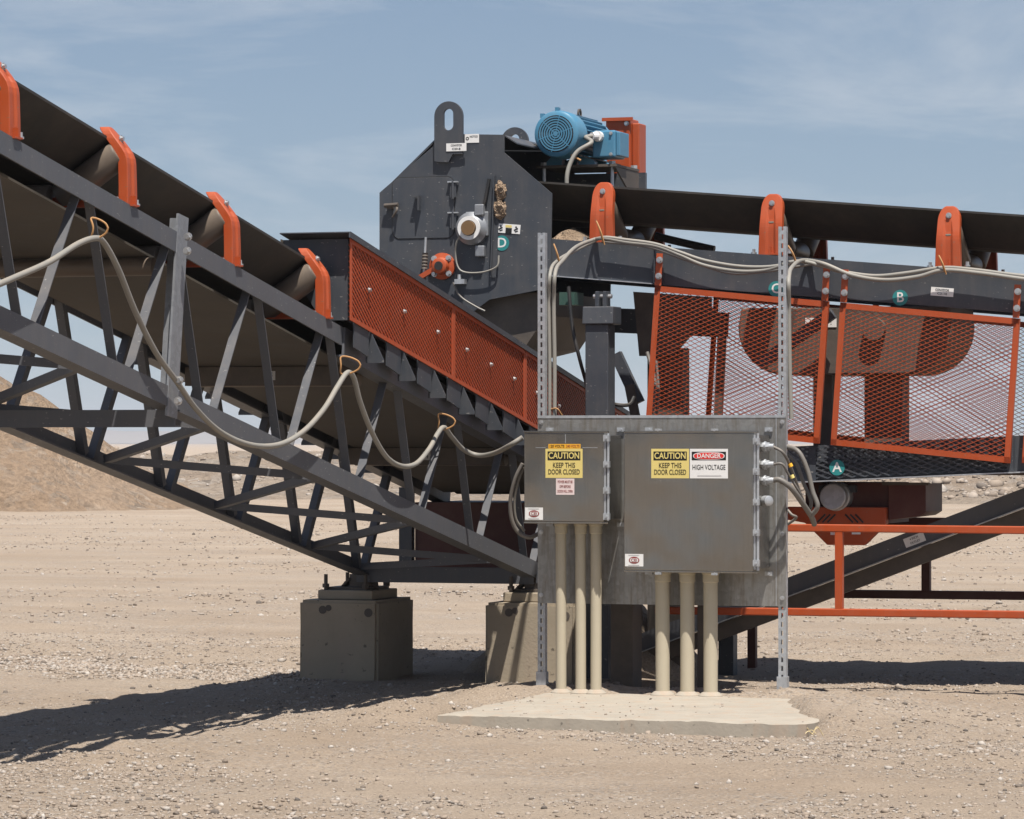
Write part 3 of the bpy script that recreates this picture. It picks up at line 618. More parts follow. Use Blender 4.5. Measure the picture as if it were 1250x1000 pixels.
MB().channel((-1.3, YB + 1.10, 2.235), (-0.2, YB + 1.10, 2.18), -0.05, 0.16, 0.008).build('lower_beam', 'grey_paint', UC)
# round letter stickers on the frame
def letter(ch, x, z, y, parent):
    MB().cyl((x, y, z), (x, y - 0.0012, z), 0.048, 28).build('letter_sticker', 'sticker_teal', parent)
    text(ch, 0.085, (x, y - 0.0016, z), 'sticker_white', parent, bold=0.012)
letter('C', 0.41, bt(0.41) - 0.205, YB - 0.001, nb); letter('B', 1.19, bt(1.19) - 0.20, YB - 0.001, nb)
p = V((1.45, YB - 0.002, bt(1.45) - 0.145)); sl_ = V((1, 0, -0.088)).normalized(); su = V((0.088, 0, 1)).normalized()
plate('sticker', p, 0.14, 0.052, 'sticker_white', nb, sl_, su); text('CONVEYOR', 0.02, p + V((0, -.001, 0.011)), 'sticker_black', nb, 0.085, 0.01, sl_, su); text('C2-10', 0.018, p + V((0, -.001, -0.012)), 'sticker_black', nb, 0.06, 0.01, sl_, su)
MB().angle((-0.36, YB - 0.002, bt(-0.36) - 0.23), (-0.36, YB - 0.002, bt(-0.36) + 0.0), 0.05, 0.05, 0.006, (0, -1, 0)).build('splice_plate', 'grey_paint', UC)
MB().tube([on_y(800, 288, YB + 0.9), on_y(815, 292, YB + 0.9), on_y(845, 299, YB + 0.9), on_y(872, 305, YB + 0.9)], 0.026, 10).build('scraper_arm', 'black_plastic', UC, smooth=True)

# ------------------------------------------------------------------ discharge chute
CH = thing('discharge_chute', (-1.6, YB + 0.6, 2.1), 'dark grey steel transfer chute with lifting lugs over the truss conveyor', 'chute')
def chute_poly(dx=0): return [(-2.19, 2.28), (-2.19, 3.09), (-1.83, 3.375), (-1.79, 3.455), (-1.35, 3.438), (-1.35, 3.325), (-1.033, 3.06), (-1.045, 2.47), (-1.45, 2.40), (-1.62, 2.28)]
fp = MB().prism_y(chute_poly(), YB - 0.022, YB - 0.012).build('side_plate', 'grey_paint', CH)
MB().prism_y(chute_poly(), YB + 1.252, YB + 1.262).build('side_plate', 'grey_paint', CH)
MB().prism_y([(-1.79, 3.452), (-1.35, 3.436), (-1.35, 3.428), (-1.79, 3.444)], YB - 0.008, YB + 1.248).build('top_plate', 'grey_paint', CH)
MB().prism_y([(-2.188, 3.088), (-1.80, 3.44), (-1.795, 3.43), (-2.18, 3.08)], YB - 0.008, YB + 1.248).build('slope_plate', 'grey_paint', CH)
MB().box(-2.188, -2.178, YB - 0.008, YB + 1.248, 2.2, 3.08).build('end_plate', 'grey_paint', CH)
MB().prism_y([(-2.0, 2.38), (-1.10, 2.45), (-1.10, 2.30), (-1.24, 2.10), (-1.9, 1.95)], YB + 0.06, YB + 1.18).build('spout', 'dark_steel', CH)
MB().prism_y([(-1.33, 3.42), (-0.97, 3.33), (-0.97, 3.322), (-1.33, 3.41)], YB + 0.45, YB + 1.24).build('inner_flap', 'rubber', CH)
MB().prism_y([(-1.35, 3.436), (-1.27, 3.385), (-1.27, 3.377), (-1.35, 3.427)], YB - 0.008, YB + 1.248).build('hood_lip', 'grey_paint', CH)
def lug(y, h0):
    pts = []; n = 26; cx, zc, R = -1.715, 3.562, 0.095
    outer = [(-1.83, 3.26), (-1.74, 3.335), (-1.62, 3.335)] if h0 else [(-1.82, 3.33), (-1.74, 3.335), (-1.62, 3.335)]
    ring_o = []; ring_i = []
    for k in range(40):
        t = 2 * math.pi * k / 40; c, s = math.cos(t), math.sin(t)
        zi = zc - 0.02 + (0.035 if s > 0 else -0.035) + 0.033 * s; xi = cx + 0.033 * c
        if s >= 0: xo, zo = cx + R * c, zc + R * s
        else:
            q = min(1, -s); xo = cx + R * (1 if c > 0 else -1) * min(1, abs(c) * 1.9); zo = zc - 0.24 * min(1, q * 1.55) - (0.05 if c < 0 and h0 else 0) * q
        ring_o.append((xo, zo)); ring_i.append((xi, zi))
    m = MB(); N = 40
    vs = [(x, y, z) for x, z in ring_o] + [(x, y, z) for x, z in ring_i] + [(x, y + 0.024, z) for x, z in ring_o] + [(x, y + 0.024, z) for x, z in ring_i]
    fs = []
    for k in range(N):
        j = (k + 1) % N; fs += [(k, j, N + j, N + k), (2 * N + k, 3 * N + k, 3 * N + j, 2 * N + j), (k, 2 * N + k, 2 * N + j, j), (N + k, N + j, 3 * N + j, 3 * N + k)]
    return m.add(vs, fs).build('lifting_lug', 'grey_paint', CH)
lug(YB - 0.048, True); lug(YB + 1.264, False).location.z = -0.06
# access door
yd = YB - 0.023
def rrect(x0, x1, z0, z1, r, n=6):
    o = []
    for cx, cz, a in ((x1 - r, z0 + r, -90), (x1 - r, z1 - r, 0), (x0 + r, z1 - r, 90), (x0 + r, z0 + r, 180)):
        for k in range(n + 1): t = math.radians(a + 90 * k / n); o.append((cx + r * math.cos(t), cz + r * math.sin(t)))
    return o
MB().prism_y(rrect(-2.105, -1.68, 2.79, 3.185, 0.053), yd - 0.001, yd - 0.0).build('door_gap', 'black_plastic', CH)
dr = MB().prism_y(rrect(-2.10, -1.685, 2.795, 3.18, 0.05), yd - 0.0035, yd - 0.001).build('access_door', 'grey_paint', CH, bevel=0.002)
for z in (3.095, 2.90):
    MB().box(-1.705, -1.665, yd - 0.022, yd - 0.008, z - 0.045, z + 0.045).cyl((-1.685, yd - 0.024, z - 0.055), (-1.685, yd - 0.024, z + 0.055), 0.009, 8).build('hinge', 'grey_paint', dr)
    MB().box(-1.72, -1.65, yd - 0.03, yd - 0.006, z + 0.048, z + 0.056).build('hinge_lug', 'galvanised', dr)
MB().box(-1.945, -1.905, yd - 0.055, yd - 0.008, 3.055, 3.063).box(-1.912, -1.905, yd - 0.055, yd - 0.008, 2.97, 3.055).build('door_handle', 'grey_paint', dr)
MB().cyl((-2.145, yd - 0.03, 3.005), (-2.05, yd - 0.035, 3.01), 0.013, 8).box(-2.13, -2.09, yd - 0.03, yd, 2.985, 3.02).tube([(-2.06, yd - 0.03, 3.0), (-2.055, yd - 0.05, 2.97), (-2.085, yd - 0.04, 2.93)], 0.008).build('latch', 'dark_steel', CH)
# bearing and take-up bar
bh = MB().lathe((-1.56, YB - 0.022, 2.85), (0, -1, 0), [(0.105, 0), (0.105, 0.03), (0.085, 0.05), (0.07, 0.07)], 30).build('bearing', 'dull_galvanised', CH, smooth=True)
MB().box(-1.60, -1.45, YB - 0.05, YB - 0.024, 2.80, 2.955).box(-1.53, -1.47, YB - 0.08, YB - 0.03, 2.93, 3.0).box(-1.53, -1.47, YB - 0.07, YB - 0.03, 2.67, 2.74).build('bearing_housing', 'dull_galvanised', bh, bevel=0.006)
MB().ring((-1.56, YB - 0.09, 2.85), (0, -1, 0), 0.050, 0.075, 0.012).build('seal_ring', 'sticker_white', bh)
MB().cyl((-1.56, YB - 0.08, 2.85), (-1.56, YB - 0.12, 2.85), 0.046, 24).build('shaft_end', 'rust_cap', bh, smooth=True)
MB().angle((-1.435, YB - 0.024, 2.54), (-1.41, YB - 0.024, 3.18), 0.035, 0.03, 0.006, (0, -1, 0)).build('guide_bar', 'grey_paint', CH)
MB().tube([(-1.445, YB - 0.04, 3.16), (-1.47, YB - 0.05, 3.02), (-1.49, YB - 0.05, 2.98)], 0.012).build('grease_hose', 'black_plastic', CH)
for (x, z, s) in ((-1.375, 3.085, 1.0), (-1.38, 2.97, 1.1)):
    bm = bmesh.new(); bmesh.ops.create_icosphere(bm, subdivisions=3, radius=0.042 * s)
    for v in bm.verts: v.co *= 1 + 0.45 * noise.fractal(v.co * 40 + V((x * 9, 0, z)), 1, 2, 3); v.co.z *= 1.25; v.co.y *= 0.6
    bm.verts.index_update(); MB().add([v.co + V((x, YB - 0.03, z)) for v in bm.verts], [tuple(v.index for v in f.verts) for f in bm.faces]).build('mud_clump', 'pile_sand', CH); bm.free()
gb = MB().lathe((-1.76, YB - 0.024, 2.615), (0, -1, 0), [(0.085, 0), (0.085, 0.02), (0.055, 0.03), (0.05, 0.075), (0.042, 0.08)], 26).build('flange_bearing', 'orange_paint', CH, smooth=True)
MB().cyl((-1.76, YB - 0.10, 2.615), (-1.76, YB - 0.108, 2.615), 0.028, 18).build('bore', 'black_plastic', gb)
for k in range(4): bolt((-1.76 + 0.068 * math.cos(0.8 + k * 1.571), YB - 0.045, 2.615 + 0.068 * math.sin(0.8 + k * 1.571)), (0, -1, 0), 0.013, 0.03, gb)
MB().bar((-1.80, YB - 0.06, 2.60), (-1.90, YB - 0.06, 2.545), 0.03, 0.03).build('scraper_lever', 'orange_paint', CH)
MB().cyl((-1.876, YB - 0.06, 2.545), (-1.862, YB - 0.06, 2.80), 0.008, 10).build('tension_rod', 'galvanised', CH, smooth=True)
MB().lathe((-1.872, YB - 0.06, 2.60), (0.014, 0, 0.255), [(0.02, 0), (0.016, 0.01), (0.02, 0.02), (0.016, 0.03), (0.02, 0.04), (0.016, 0.05), (0.02, 0.06), (0.016, 0.07), (0.02, 0.08), (0.016, 0.09), (0.02, 0.10)], 14).build('spring', 'dark_steel', CH, smooth=True)
MB().box(-1.665, -1.60, YB - 0.075, YB - 0.024, 2.50, 2.53).cyl((-1.64, YB - 0.05, 2.53), (-1.64, YB - 0.05, 2.56), 0.012, 8).build('clamp', 'galvanised', CH)
MB().tube([on_y(581, 262, YB - 0.06), on_y(560, 290, YB - 0.08), on_y(556, 310, YB - 0.06), on_y(562, 330, YB - 0.06), on_y(585, 333, YB - 0.06), on_y(606, 326, YB - 0.06), on_y(609, 312, YB - 0.05)], 0.006, 6).build('sensor_cable', 'cable_grey', CH, smooth=True)
MB().tube([on_y(553, 345, YB - 0.05), on_y(562, 362, YB - 0.05), on_y(580, 374, YB - 0.05), on_y(592, 380, YB - 0.05)], 0.007, 6).build('drain_hose', 'cable_dark', CH, smooth=True)
for nm, x, z, wd, ht, t1, t2 in (('sticker', -1.66, 3.365, 0.135, 0.05, 'CONVEYOR', 'C20-B'), ('sticker', -1.565, 3.42, 0.095, 0.055, 'NOTICE', '')):
    plate('sticker', (x, YB - 0.052 if x < -1.6 else YB - 0.025, z), wd, ht, 'sticker_white', CH); yy = (YB - 0.0526) if x < -1.6 else YB - 0.0256
    text(t1, 0.018, (x + (0.012 if not t2 else 0), yy, z + 0.011), 'sticker_black', CH, wd * 0.55, 0.01)
    if t2: text(t2, 0.018, (x, yy, z - 0.011), 'sticker_black', CH, wd * 0.42, 0.01)
    else: MB().ring((x - 0.03, yy, z), (0, -1, 0), 0.006, 0.011, 0.0004, 16).build('symbol', 'sticker_black', CH)
ws = plate('warning_sticker', (-1.32, YB - 0.025, 2.845), 0.155, 0.058, 'sticker_white', CH, sl_, su)
plate('sticker_panel', (-1.32, YB - 0.0258, 2.832), 0.042, 0.034, 'sticker_black', ws, sl_, su); plate('sticker_band', (-1.32, YB - 0.0258, 2.86), 0.042, 0.016, 'sticker_yellow', ws, sl_, su)
for dx in (-0.052, 0.05): MB().cyl((-1.32 + dx, YB - 0.0255, 2.858 - dx * 0.09), (-1.32 + dx, YB - 0.0262, 2.858 - dx * 0.09), 0.006, 10).bar((-1.32 + dx - 0.014, YB - 0.026, 2.838 - dx * 0.09), (-1.32 + dx + 0.012, YB - 0.026, 2.85 - dx * 0.09), 0.0006, 0.009).bar((-1.32 + dx - 0.008, YB - 0.026, 2.828 - dx * 0.09), (-1.32 + dx + 0.012, YB - 0.026, 2.834 - dx * 0.09), 0.0006, 0.007).build('pictogram', 'sticker_black', ws)
letter('D', -1.365, 2.755, YB - 0.0232, CH)
# spilled material caught behind the chute
def heap(name, c, r, h, seed, mat, label, cat):
    vs = []; fs = []; n = 28; m = 9
    for j in range(m + 1):
        for i in range(n):
            t = 2 * math.pi * i / n; q = j / m; rr = (1 + 0.22 * fbm(math.cos(t) + seed, math.sin(t), 1.5)); x = c[0] + r[0] * q * rr * math.cos(t); y = c[1] + r[1] * q * rr * math.sin(t)
            vs.append((x, y, c[2] + h * (1 - q) ** 0.9 * (1 + 0.3 * fbm(x * 4 + seed, y * 4, 1.5)) - 0.02 * q))
    for j in range(m):
        for i in range(n): k = (i + 1) % n; fs.append((j * n + i, j * n + k, (j + 1) * n + k, (j + 1) * n + i))
    return tag(MB().add(vs, fs).build(name, mat, smooth=True), label, cat)
heap('spilled_sand', (-0.98, YB + 0.25, bt(-0.98) - 0.02), (0.30, 0.22), 0.10, 2, 'pile_sand', 'pale crumbs of spilled sand lying on the frame beside the chute', 'sand')
heap('dirt_heap', (-1.05, 2.25, -0.02), (0.85, 0.6), 0.72, 5, 'sand', 'brown dirt heap behind the sunlit pier under the conveyor end', 'dirt heap')
# ------------------------------------------------------------------ motor and drive guard
MO = thing('electric_motor', (-1.0, 2.1, 3.27), 'blue electric motor with round fan grille on top of the chute', 'motor')
mx_, mz_ = -1.12, 3.465
MB().lathe((mx_, 1.72, mz_), (0, 1, 0), [(0.128, 0.0), (0.146, 0.012), (0.152, 0.04), (0.152, 0.19), (0.144, 0.20)], 40).build('fan_cover', 'blue_paint', MO, smooth=True)
gr = MB().cyl((mx_, 1.7195, mz_), (mx_, 1.7190, mz_), 0.118, 32).build('grille_opening', 'black_plastic', MO)
fgm = MB()
for r in (0.026, 0.042, 0.058, 0.074, 0.090, 0.106): fgm.ring((mx_, 1.7185, mz_), (0, -1, 0), r - 0.0042, r + 0.0042, 0.006, 36)
fgm.cyl((mx_, 1.7185, mz_), (mx_, 1.711, mz_), 0.016, 16)
for k in range(6): t = k * math.pi / 3 + 0.3; fgm.bar((mx_ + 0.012 * math.cos(t), 1.716, mz_ + 0.012 * math.sin(t)), (mx_ + 0.118 * math.cos(t), 1.716, mz_ + 0.118 * math.sin(t)), 0.005, 0.006)
fgm.build('fan_grille', 'blue_paint', MO)
bd = MB().cyl((mx_, 1.91, mz_), (mx_, 2.46, mz_), 0.118, 32).build('body', 'blue_paint', MO, smooth=True)
for k in range(26):
    t = 2 * math.pi * k / 26
    if -2.2 < math.atan2(math.sin(t), math.cos(t)) < -0.95: continue
    MB().bar((mx_ + 0.128 * math.cos(t), 1.925, mz_ + 0.128 * math.sin(t)), (mx_ + 0.128 * math.cos(t), 2.44, mz_ + 0.128 * math.sin(t)), 0.006, 0.045, (math.cos(t), 0, math.sin(t))).build('cooling_fin', 'blue_paint', bd)
MB().lathe((mx_, 2.44, mz_), (0, 1, 0), [(0.142, 0), (0.145, 0.03), (0.12, 0.06), (0.05, 0.09)], 32).build('end_bell', 'blue_paint', MO, smooth=True)
for s in (-1, 1):
    for y in (2.05, 2.36): MB().prism_y([(mx_ + s * 0.05, 3.36), (mx_ + s * 0.13, 3.34), (mx_ + s * 0.165, 3.305), (mx_ + s * 0.165, 3.286), (mx_ + s * 0.06, 3.286)], y - 0.03, y + 0.03).build('foot', 'blue_paint', MO)
MB().ring((mx_, 2.2, mz_ + 0.165), (1, 0, 0.0), 0.022, 0.034, 0.012, 18).build('eye_bolt', 'dark_steel', MO)
for dx, dz in ((-0.10, 0.115), (0.0, 0.152)): MB().box(mx_ + dx - 0.012, mx_ + dx + 0.012, 1.74, 1.78, mz_ + dz - 0.01, mz_ + dz + 0.018).build('cover_lug', 'blue_paint', MO)
jb = MB().box(-0.955, -0.80, 1.97, 2.19, 3.325, 3.50).build('junction_box', 'blue_paint', MO, bevel=0.012)
MB().box(-0.799, -0.772, 1.98, 2.18, 3.335, 3.49).build('box_cover', 'blue_paint', jb, bevel=0.006)
for z in (3.345, 3.48): bolt((-0.83, 1.97, z), (0, -1, 0), 0.008, 0.012, jb)
MB().cyl((-0.91, 1.97, 3.46), (-0.91, 1.925, 3.46), 0.034, 14).cyl((-0.91, 1.925, 3.46), (-0.93, 1.88, 3.457), 0.024, 12).build('cable_gland', 'sticker_white', jb)
tag(MB().tube([(-0.93, 1.885, 3.458), (-0.955, 1.83, 3.445), on_y(722, 174, 1.72), on_y(705, 185, 1.67), on_y(696, 200, 1.64), on_y(692, 216, 1.62), on_y(692, 236, 1.62)], 0.014, 10).build('motor_cable', 'cable_grey', smooth=True), 'grey cable curving down from the blue motor junction box', 'cable')
MP = thing('motor_mount', (-1.0, 2.2, 3.1), 'dark steel plate on adjusting bolts carrying the blue motor', 'mount')
MB().box(-1.34, -0.80, 1.98, 2.50, 3.268, 3.284).build('plate', 'dark_steel', MP)
MB().prism_x([(1.98, 3.266), (2.50, 3.266), (2.50, 3.15), (2.3, 3.12)], -0.815, -0.803).build('plate_gusset', 'dark_steel', MP)
for x, y in ((-0.84, 2.03), (-0.82, 2.45), (-1.3, 2.03)): MB().cyl((x, y, 2.98), (x, y, 3.30), 0.012, 10).cyl((x, y, 3.284), (x, y, 3.306), 0.024, 6).build('adjusting_bolt', 'galvanised', MP)
MB().box(-1.345, -0.79, 2.60, 2.64, 2.92, 3.27).build('rear_support', 'grey_paint', MP)
MB().tube([on_y(688, 183, 1.80), on_y(702, 192, 1.80), on_y(709, 196, 1.80)], 0.007).build('tie_wire', 'tie_cord', MP)
DG = thing('drive_guard', (-0.9, 2.75, 3.1), 'upright orange sheet metal drive belt guard behind the blue motor', 'guard')
MB().box(-1.08, -0.91, 2.66, 2.86, 2.99, 3.635).build('case', 'orange_paint', DG, bevel=0.01)
MB().box(-0.91, -0.86, 2.70, 2.86, 2.99, 3.605).build('side_case', 'orange_paint', DG, bevel=0.008)
for z in (3.6, 3.2): bolt((-0.935, 2.66, z), (0, -1, 0), 0.011, 0.016, DG)
MB().box(-1.10, -0.89, 2.64, 2.66, 3.618, 3.64).build('top_lip', 'orange_paint', DG)

# ------------------------------------------------------------------ support column and struts
SC = thing('support_column', (-0.69, 1.36, 0), 'square grey steel column with cap block behind the electrical board', 'column')
MB().box(-0.785, -0.635, 1.28, 1.43, -0.05, 2.235).build('post', 'grey_paint', SC, bevel=0.006)
MB().prism_x([(1.262, 2.235), (1.45, 2.235), (1.45, 2.345), (1.275, 2.345)], -0.80, -0.60).build('cap', 'grey_paint', SC, bevel=0.006)
for x in (-0.715, -0.665): MB().prism_y([(x - 0.012, 2.345), (x + 0.012, 2.345), (x + 0.012, 2.44), (x - 0.012, 2.44)], 1.30, 1.39).build('cap_lug', 'grey_paint', SC, bevel=0.003)
MB().cyl((-0.75, 1.345, 2.41), (-0.63, 1.345, 2.41), 0.014, 8).build('pin', 'bolt_steel', SC)
MB().bar(on_y(752, 432, 1.75), on_y(780, 492, 1.75), 0.05, 0.07).build('diagonal_strut', 'grey_paint', SC)
MB().bar(on_y(768, 470, 1.7), on_y(778, 520, 1.7), 0.05, 0.05).build('strut_tail', 'dark_steel', SC)
MB().box(-0.85, -0.58, 1.22, 1.49, -0.03, 0.03).build('foot_plate', 'dark_steel', SC)
MB().tube([on_y(694, 350, 1.32), on_y(699, 400, 1.30), on_y(708, 440, 1.30), on_y(716, 470, 1.45), on_y(722, 505, 1.5)], 0.012, 8).build('hose', 'black_plastic', SC, smooth=True)
MB().tube([on_y(733, 488, 1.6), on_y(752, 494, 1.5), on_y(768, 494, 1.55), on_y(774, 485, 1.6)], 0.012, 8).build('hose', 'black_plastic', SC, smooth=True)
MB().box(-0.98, -0.88, 1.36, 1.55, 2.36, 2.44).build('cable_clamp', 'dark_green', SC)

# ------------------------------------------------------------------ mesh guards under the upper conveyor
def mesh_guard(label, cat_group=None):
    t = thing('mesh_guard', (-0.35, YB - 0.06, 2.47), label, 'guard', cat_group)
    e1 = V((1, 0, -0.100)).normalized(); e2 = V((-0.07, 0, -1)).normalized(); o = V((-0.35, YB - 0.06, 2.472)); W, Hh = 1.112, 0.872
    P = lambda a, b, d=0: o + e1 * a + e2 * b + V((0, d, 0))
    nrm = V((0, -1, 0))
    for a0, b0, a1, b1 in ((0, 0.0175, W, 0.0175), (0, Hh - 0.0175, W, Hh - 0.0175)):
        MB().angle(P(a0, b0 - 0.0175 if b0 < 0.1 else b0 + 0.0175), P(a1, b1 - 0.0175 if b1 < 0.1 else b1 + 0.0175), 0.036 if b0 < 0.1 else -0.036, -0.03, 0.005, nrm).build('frame_rail', 'orange_paint', t)
    for a, g in ((0.0, -1), (W, 1)): MB().angle(P(a, 0.0), P(a, Hh), 0.036 * g, -0.03, 0.005, nrm).build('frame_stile', 'orange_paint', t)
    MB().lattice(P(0.008, 0.008, 0.008), e1, e2, nrm, W - 0.016, Hh - 0.016, 0.0545, 0.0272, 0.0036, 0.0032).build('expanded_metal', 'orange_paint', t, kind='stuff')
    for a in (0.022, W - 0.022):
        s = MB().bar(P(a, -0.002, -0.006), P(a, -0.002, -0.006) + V((0.012, 0, 0.20)), 0.04, 0.008, (0, 1, 0)).build('strap', 'orange_paint', t)
        for h in (0.06, 0.16): bolt(P(a, 0, -0.012) + V((0.004 + 0.06 * h, 0, h)), (0, -1, 0), 0.014, 0.022, s)
    return t
g1 = mesh_guard('orange expanded mesh guard left of the two, hanging above the big electrical box')
g2 = copy_tree(g1); g2.location = g1.location + V((1.18, 0, -0.118)); g2['label'] = 'orange expanded mesh guard between the letter B sticker and the brown drive'
g3 = copy_tree(g1); g3.location = g1.location + V((2.36, 0, -0.226)); g3['label'] = 'orange mesh guard cut off by the right edge of the photo'
for k, (dx, dz, lb) in enumerate(((0.0, 0, 'rear mesh guard seen through the left orange mesh guard'), (1.18, -0.118, 'rear mesh guard seen through the mesh guard below letter B'))):
    g = copy_tree(g1); g.location = g1.location + V((dx, 1.36, dz)); g['label'] = lb
# machinery behind the guards
TU = thing('takeup_pulley', (0.76, 2.0, 1.4), 'dark rusty rounded pulley housing on posts seen through the mesh guards', 'pulley')
pol = [(0.10, 2.34)] + [(0.38 + 0.30 * math.cos(t), 2.22 + 0.30 * math.sin(t)) for t in [math.pi + k * math.pi / 16 for k in range(9)]] + [(1.14 + 0.30 * math.cos(t), 2.22 + 0.30 * math.sin(t)) for t in [1.5 * math.pi + k * math.pi / 16 for k in range(9)]] + [(1.43, 2.34)]
MB().prism_y(pol, 1.72, 2.42).build('housing', 'dark_steel', TU, bevel=0.01)
MB().box(0.52, 0.64, 1.9, 2.0, 1.40, 1.96).build('post', 'dark_steel', TU)
MB().box(0.86, 1.10, 1.85, 2.05, 1.40, 1.96).build('post', 'dark_steel', TU)
MB().cyl((0.96, 1.72, 2.2), (0.96, 1.67, 2.2), 0.07, 24).build('hub', 'dark_steel', TU, smooth=True)
for x in (0.55, 0.68): plate('sticker', (x, 1.715, 2.245), 0.07, 0.06, 'sticker_white', TU)
text('!', 0.05, (0.55, 1.7145, 2.245), 'sticker_black', TU); text('!', 0.05, (0.68, 1.7145, 2.245), 'sticker_black', TU)
MB().bar((0.25, 1.60, 1.98), (0.72, 1.60, 2.30), 0.06, 0.07).build('strut', 'grey_paint', TU)
TP = thing('takeup_post', (-0.45, 2.0, 0), 'dark post with bearing plate seen through the left mesh guard', 'post')
MB().box(-0.58, -0.345, 1.95, 2.10, -0.05, 2.10).build('post', 'dark_steel', TP)
MB().prism_y([(-0.62, 2.05), (-0.40, 2.05), (-0.30, 2.16), (-0.15, 2.28), (-0.15, 2.42), (-0.66, 2.46)], 1.90, 1.94).build('bearing_plate', 'dark_steel', TP)
MB().lathe((-0.17, 1.92, 2.27), (0, -1, 0), [(0.09, 0), (0.09, 0.02), (0.05, 0.03), (0.03, 0.06)], 22).build('bearing', 'dark_steel', TP, smooth=True)
MB().bar((-0.075, 1.93, 2.30), (-0.16, 1.93, 0.5), 0.04, 0.05).build('guide_rod', 'dark_steel', TP)
MB().tube([on_y(790, 430, 1.8), on_y(800, 470, 1.75), on_y(795, 505, 1.75)], 0.012).tube([on_y(801, 440, 1.78), on_y(804, 480, 1.75), on_y(801, 508, 1.75)], 0.009).build('hose', 'cable_dark', TP, smooth=True)

# ------------------------------------------------------------------ lower conveyor frame with drive
LF = thing('lower_conveyor_frame', (1.3, 1.9, 1.0), 'dark grey lower conveyor frame with grey mesh and letter A', 'frame')
def lz(x): return 1.225 + 0.047 * x
fb = MB().channel((-0.3, YB + 0.02, lz(-0.3)), (5.5, YB + 0.02, lz(5.5)), -0.06, 0.225, 0.008).build('side_beam', 'grey_paint', LF)
MB().channel((-0.3, YB + 1.2, lz(-0.3)), (5.5, YB + 1.2, lz(5.5)), 0.06, 0.225, 0.008).build('side_beam', 'grey_paint', LF)
MB().bar((-0.3, YB - 0.01, lz(-0.3) + 0.004), (5.5, YB - 0.01, lz(5.5) + 0.004), 0.05, 0.008).build('bottom_flange', 'galvanised', LF)
MB().lattice((0.66, YB - 0.012, lz(0.66) + 0.02), V((1, 0, 0.047)), (0, 0, 1), (0, -1, 0), 1.19, 0.20, 0.078, 0.032, 0.009, 0.005).build('expanded_metal', 'grey_paint', LF, kind='stuff')
for x in (0.645, 1.87): MB().box(x - 0.02, x + 0.02, YB - 0.018, YB + 0.018, lz(x) + 0.01, lz(x) + 0.22).build('mesh_stile', 'grey_paint', LF)
letter('A', 0.80, 1.345, YB - 0.0185, LF)
MB().box(0.2, 2.2, YB + 0.1, YB + 1.15, 1.30, 1.36).build('deck', 'dark_steel', LF)
for x, y in ((-0.2, YB + 1.1), (4.5, YB + 0.1), (4.5, YB + 1.1), (2.45, YB + 1.1)): MB().box(x - 0.05, x + 0.05, y - 0.05, y + 0.05, -0.05, lz(x)).build('leg', 'grey_paint', LF)
DU = thing('drive_unit', (1.0, 1.6, 0.86), 'red brown drive housing with round steel cap hanging below letter A', 'drive')
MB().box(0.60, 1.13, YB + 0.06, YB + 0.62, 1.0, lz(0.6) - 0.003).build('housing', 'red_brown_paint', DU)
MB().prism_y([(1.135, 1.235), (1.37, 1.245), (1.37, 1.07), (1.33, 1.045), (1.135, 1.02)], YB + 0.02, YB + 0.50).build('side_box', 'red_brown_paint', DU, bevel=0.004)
MB().box(1.10, 1.39, YB + 0.0, YB + 0.06, 1.236, 1.252).build('hanger', 'dark_steel', DU)
MB().prism_y([(0.50, 1.10), (1.13, 1.10), (1.13, 1.0), (0.99, 0.865), (0.76, 0.865), (0.62, 1.0), (0.50, 1.02)], YB - 0.03, YB + 0.055).build('belt_guard', 'orange_paint', DU, bevel=0.006)
MB().lathe((0.815, YB + 0.06, 1.165), (0, -1, 0), [(0.09, 0), (0.09, 0.09), (0.082, 0.10), (0.082, 0.165), (0.076, 0.17)], 30).build('shaft_cap', 'galvanised', DU, smooth=True)
MB().box(0.70, 0.93, YB + 0.0, YB + 0.058, 1.19, 1.232).build('bearing_mount', 'grey_paint', DU)
for k in range(3):
    MB().bar((0.70 + k * 0.032, YB - 0.032, 1.005 + 0.0 * k), (0.75 + k * 0.032, YB - 0.032, 1.055), 0.004, 0.010).build('vent_slot', 'black_plastic', DU)
    MB().bar((0.94 - k * 0.032, YB - 0.032, 1.055), (0.99 - k * 0.032, YB - 0.032, 1.005), 0.004, 0.010).build('vent_slot', 'black_plastic', DU)
plate('sticker', (0.945, YB - 0.032, 0.955), 0.055, 0.045, 'sticker_white', DU); text('!', 0.035, (0.945, YB - 0.0325, 0.955), 'sticker_black', DU)
plate('sticker', (0.80, YB - 0.032, 0.95), 0.035, 0.045, 'sticker_pink', DU); text('!', 0.035, (0.80, YB - 0.0325, 0.95), 'sticker_red', DU)
DU.location += V((-0.075, 0.22, 0.0))
FH = thing('added_shade_housing', (0.0, 0.7, 0.0), 'added housing on a pedestal, hidden behind the board to cast shade', 'housing')  # added housing, hidden by the board, put in to shade the ground
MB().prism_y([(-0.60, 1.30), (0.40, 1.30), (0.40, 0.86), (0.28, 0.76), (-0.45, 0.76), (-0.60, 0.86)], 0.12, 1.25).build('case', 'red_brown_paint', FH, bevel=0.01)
MB().box(-0.41, -0.27, 0.60, 0.80, -0.05, 0.758).build('pedestal', 'dark_steel', FH, bevel=0.008)
MB().box(0.09, 0.15, 0.75, 0.81, -0.05, 0.758).build('leg', 'dark_steel', FH, bevel=0.006)
